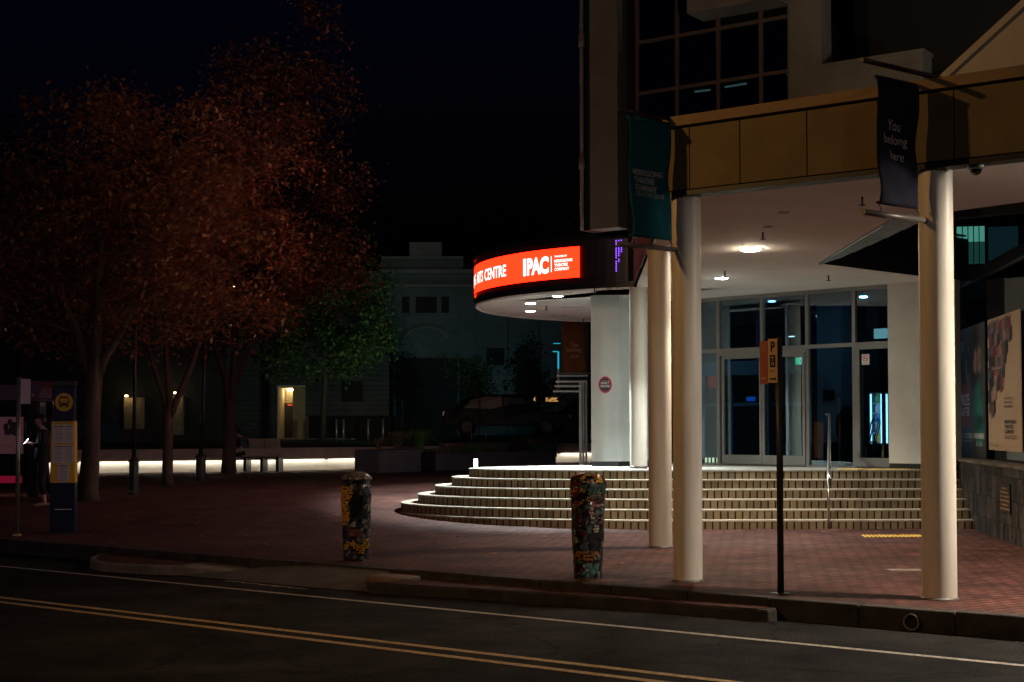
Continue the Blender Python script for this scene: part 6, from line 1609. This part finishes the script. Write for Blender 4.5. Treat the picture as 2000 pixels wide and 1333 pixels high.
# woman looking at her phone; local frame: she faces +x, then turned to the left of the picture
def woman():
    c = at(84, 989); t = empty('person', c, R(196), 'standing person in black, hair tied back, looking down at a phone by the shelter', 'person')
    V = [(0,0,.93),(0,0,1.10),(-.015,0,1.26),(-.01,0,1.38),(.01,0,1.44),(.035,0,1.50),
         (-.02,.10,.86),(.03,.11,.48),(-.03,.12,.10),(-.04,.12,.05),(.10,.13,.025),(.16,.13,.02),
         (.0,-.10,.86),(-.05,-.12,.48),(-.20,-.13,.11),(-.22,-.13,.06),(-.09,-.14,.025),(-.03,-.14,.02),
         (-.01,.17,1.36),(.0,.20,1.12),(.20,.10,1.14),(-.01,-.17,1.36),(.03,-.20,1.12),(.21,-.08,1.16)]
    E = [(0,1),(1,2),(2,3),(3,4),(4,5),(0,6),(6,7),(7,8),(8,9),(9,10),(10,11),(0,12),(12,13),(13,14),(14,15),(15,16),(16,17),(3,18),(18,19),(19,20),(3,21),(21,22),(22,23)]
    Rr = [(.13,.10),(.115,.085),(.12,.09),(.10,.07),.05,.05,.085,.055,.040,.042,.034,.022,.085,.055,.040,.042,.034,.022,.055,.042,.030,.055,.042,.030]
    hand(V, E, Rr, 20, (.20,.10,1.14), (.85,-.45,.35), (0,1,0), .7); hand(V, E, Rr, 23, (.21,-.08,1.16), (.8,.45,.35), (0,-1,0), .6)
    body = skin_mesh('body', V, E, Rr, skinm, t)
    head('head', body, (.055,0,1.575), 0, .42, skinm)
    # clothing
    tv = [(0,0,.76),(0,0,.98),(0,0,1.12),(-.015,0,1.27),(-.01,0,1.385),(-.01,.165,1.37),(.0,.205,1.12),(.18,.11,1.13),(-.01,-.165,1.37),(.03,-.205,1.12),(.19,-.09,1.15)]
    te = [(0,1),(1,2),(2,3),(3,4),(4,5),(5,6),(6,7),(4,8),(8,9),(9,10)]
    skin_mesh('loose_top', tv, te, [(.19,.19),(.18,.18),(.155,.155),(.15,.14),(.09,.08),.07,.062,.05,.07,.062,.05], blk, body)
    lv = [(0,0,.95),(-.01,.10,.86),(.03,.11,.48),(-.02,.12,.20),(0,-.10,.86),(-.05,-.12,.48),(-.17,-.13,.21)]
    skin_mesh('trousers', lv, [(0,1),(1,2),(2,3),(0,4),(4,5),(5,6)], [(.14,.11),.10,.072,.058,.10,.072,.058], blk, body)
    bm = bmesh.new(); bmesh.ops.create_icosphere(bm, subdivisions=3, radius=1)
    for v in bm.verts:
        x, y, z = v.co; k = 1
        if x > .25 and z < .45: k = .80
        v.co = (x*.108*k-.014, y*.088*k, z*.125*k+.008)
    mb = MB(); mb.bm.free(); mb.bm = bm; hr_ = mb.build('hair', hairm, body); hr_.location = (.052,0,1.58); hr_.rotation_euler = (0,.42,0)
    mb = MB(); mb.tube([(-.06,0,1.63),(-.13,0,1.60),(-.155,0,1.50),(-.15,0,1.40)], [.03,.038,.03,.012], 10); mb.build('ponytail', hairm, body)
    ph = MB(); ph.box(-.004,.004,-.035,.035,-.07,.07); p_ = ph.build('phone', M['black']); tag(p_, 'phone held in the hands of the standing person', 'phone')
    p_.matrix_world = Matrix.Translation(c)@Matrix.Rotation(R(196),4,'Z')@Matrix.Translation((.31,.01,1.21))@Matrix.Rotation(-.7,4,'Y')
    s_ = MB(); s_.box(-.006,-.0045,-.031,.031,-.062,.062); s_.build('screen', glow('phone_screen', (.75,.82,1), 22), p_)
woman()
def seated():
    c = at(483, 921); t = empty('person', c+Vector((-.05,.05,0)), R(200), 'person in a dark teal top sitting hunched on the bench, half behind the tree trunk', 'person')
    V = [(0,0,.50),(.03,0,.68),(.10,0,.86),(.17,0,.98),(.21,0,1.02),(.25,0,1.08),
         (.10,.09,.49),(.44,.10,.48),(.42,.10,.10),(.42,.10,.05),(.55,.11,.03),
         (.10,-.09,.49),(.44,-.10,.48),(.47,-.10,.10),(.47,-.10,.05),(.60,-.11,.03),
         (.15,.17,.94),(.16,.20,.68),(.38,.12,.60),(.15,-.17,.94),(.17,-.20,.68),(.38,-.10,.60)]
    E = [(0,1),(1,2),(2,3),(3,4),(4,5),(0,6),(6,7),(7,8),(8,9),(9,10),(0,11),(11,12),(12,13),(13,14),(14,15),(3,16),(16,17),(17,18),(3,19),(19,20),(20,21)]
    Rr = [(.14,.12),(.13,.10),(.14,.10),(.10,.08),.055,.05,.095,.065,.045,.045,.03,.095,.065,.045,.045,.03,.06,.045,.033,.06,.045,.033]
    hand(V, E, Rr, 18, (.38,.12,.60), (.9,-.2,.1), (0,1,0), .6); hand(V, E, Rr, 21, (.38,-.10,.60), (.9,.2,.1), (0,-1,0), .6)
    body = skin_mesh('body', V, E, Rr, skinm, t); head('head', body, (.30,0,1.16), 0, .5, skinm)
    tm_ = mat('teal_cloth', (.04,.11,.13), .85); 
    skin_mesh('shirt', [(0,0,.52),(.03,0,.68),(.10,0,.86),(.17,0,.985),(.15,.165,.94),(.16,.20,.70),(.15,-.165,.94),(.17,-.20,.70)], [(0,1),(1,2),(2,3),(3,4),(4,5),(3,6),(6,7)], [(.16,.14),(.15,.12),(.155,.115),(.11,.085),.075,.06,.075,.06], tm_, body)
    skin_mesh('trousers', [(0,0,.50),(.10,.09,.49),(.44,.10,.48),(.42,.10,.15),(.10,-.09,.49),(.44,-.10,.48),(.47,-.10,.15)], [(0,1),(1,2),(2,3),(0,4),(4,5),(5,6)], [(.155,.13),.105,.078,.058,.105,.078,.058], blk, body)
    bm = bmesh.new(); bmesh.ops.create_icosphere(bm, subdivisions=3, radius=1)
    for v in bm.verts:
        x, y, z = v.co; k = .8 if (x > .25 and z < .45) else 1
        v.co = (x*.106*k-.012, y*.086*k, z*.124*k+.008)
    mb = MB(); mb.bm.free(); mb.bm = bm; hr_ = mb.build('hair', hairm, body); hr_.location = (.297,0,1.165); hr_.rotation_euler = (0,.5,0)
seated()

# ================================================================ STREET LAMPS out of view: a sodium one shadowing the canopy, others, and an added fill
def street_lamp(loc, energy, label, aim, size=R(120), blend=.9, col=(1,.52,.16), r=.10):
    ld = bpy.data.lights.new('street_lamp_light', 'SPOT'); ld.energy = energy; ld.color = col; ld.shadow_soft_size = r; ld.spot_size = size; ld.spot_blend = blend
    o = bpy.data.objects.new('street_lamp_light', ld); COL.objects.link(o); o.location = loc
    d = Vector(aim)-Vector(loc); o.rotation_euler = d.to_track_quat('-Z', 'Y').to_euler()
    t = empty('street_lamp', (loc[0], loc[1], ZR), 0, label, 'street lamp')
    mb = MB(); hgt = loc[2]-ZR
    mb.tube([(-1.6,-1.2,0),(-1.6,-1.2,hgt+.2),(-1.3,-1.0,hgt+.35),(-.3,-.2,hgt+.3)], [.09,.06,.045,.04], 12); mb.build('pole', M['poledark'], t)
    mb = MB(); mb.box(-.45,.3,-.15,.15,hgt+.18,hgt+.34); mb.build('lantern', M['dark'], t, bevel=.04)
street_lamp((-6.0, 11.6, 7.4), 720, 'sodium street lamp on a dark pole by the left kerb, out of the picture', (4.5, 14, 3.6), R(145), 1.0)
street_lamp((-2, -14, 10), 8200, 'warm street lamp far behind the viewer, lighting the tree crowns', (-4.9, 42, 8.0), R(18), 1.0, col=(1,.60,.42), r=.3)
street_lamp((6, -8, 9), 620, 'dim fill lamp added out of view on the near footpath, right of the viewer', (-2, 20, 1.5), R(100), 1.0, col=(1,.80,.66), r=.3)  # added fill: weak frontal light to lift the dark side
street_lamp((-14, 4, 8), 520, 'pinkish street lamp on the near kerb at the far left, out of the picture', (-8, 24, 1.2), R(70), 1.0, col=(1,.66,.72), r=.3)
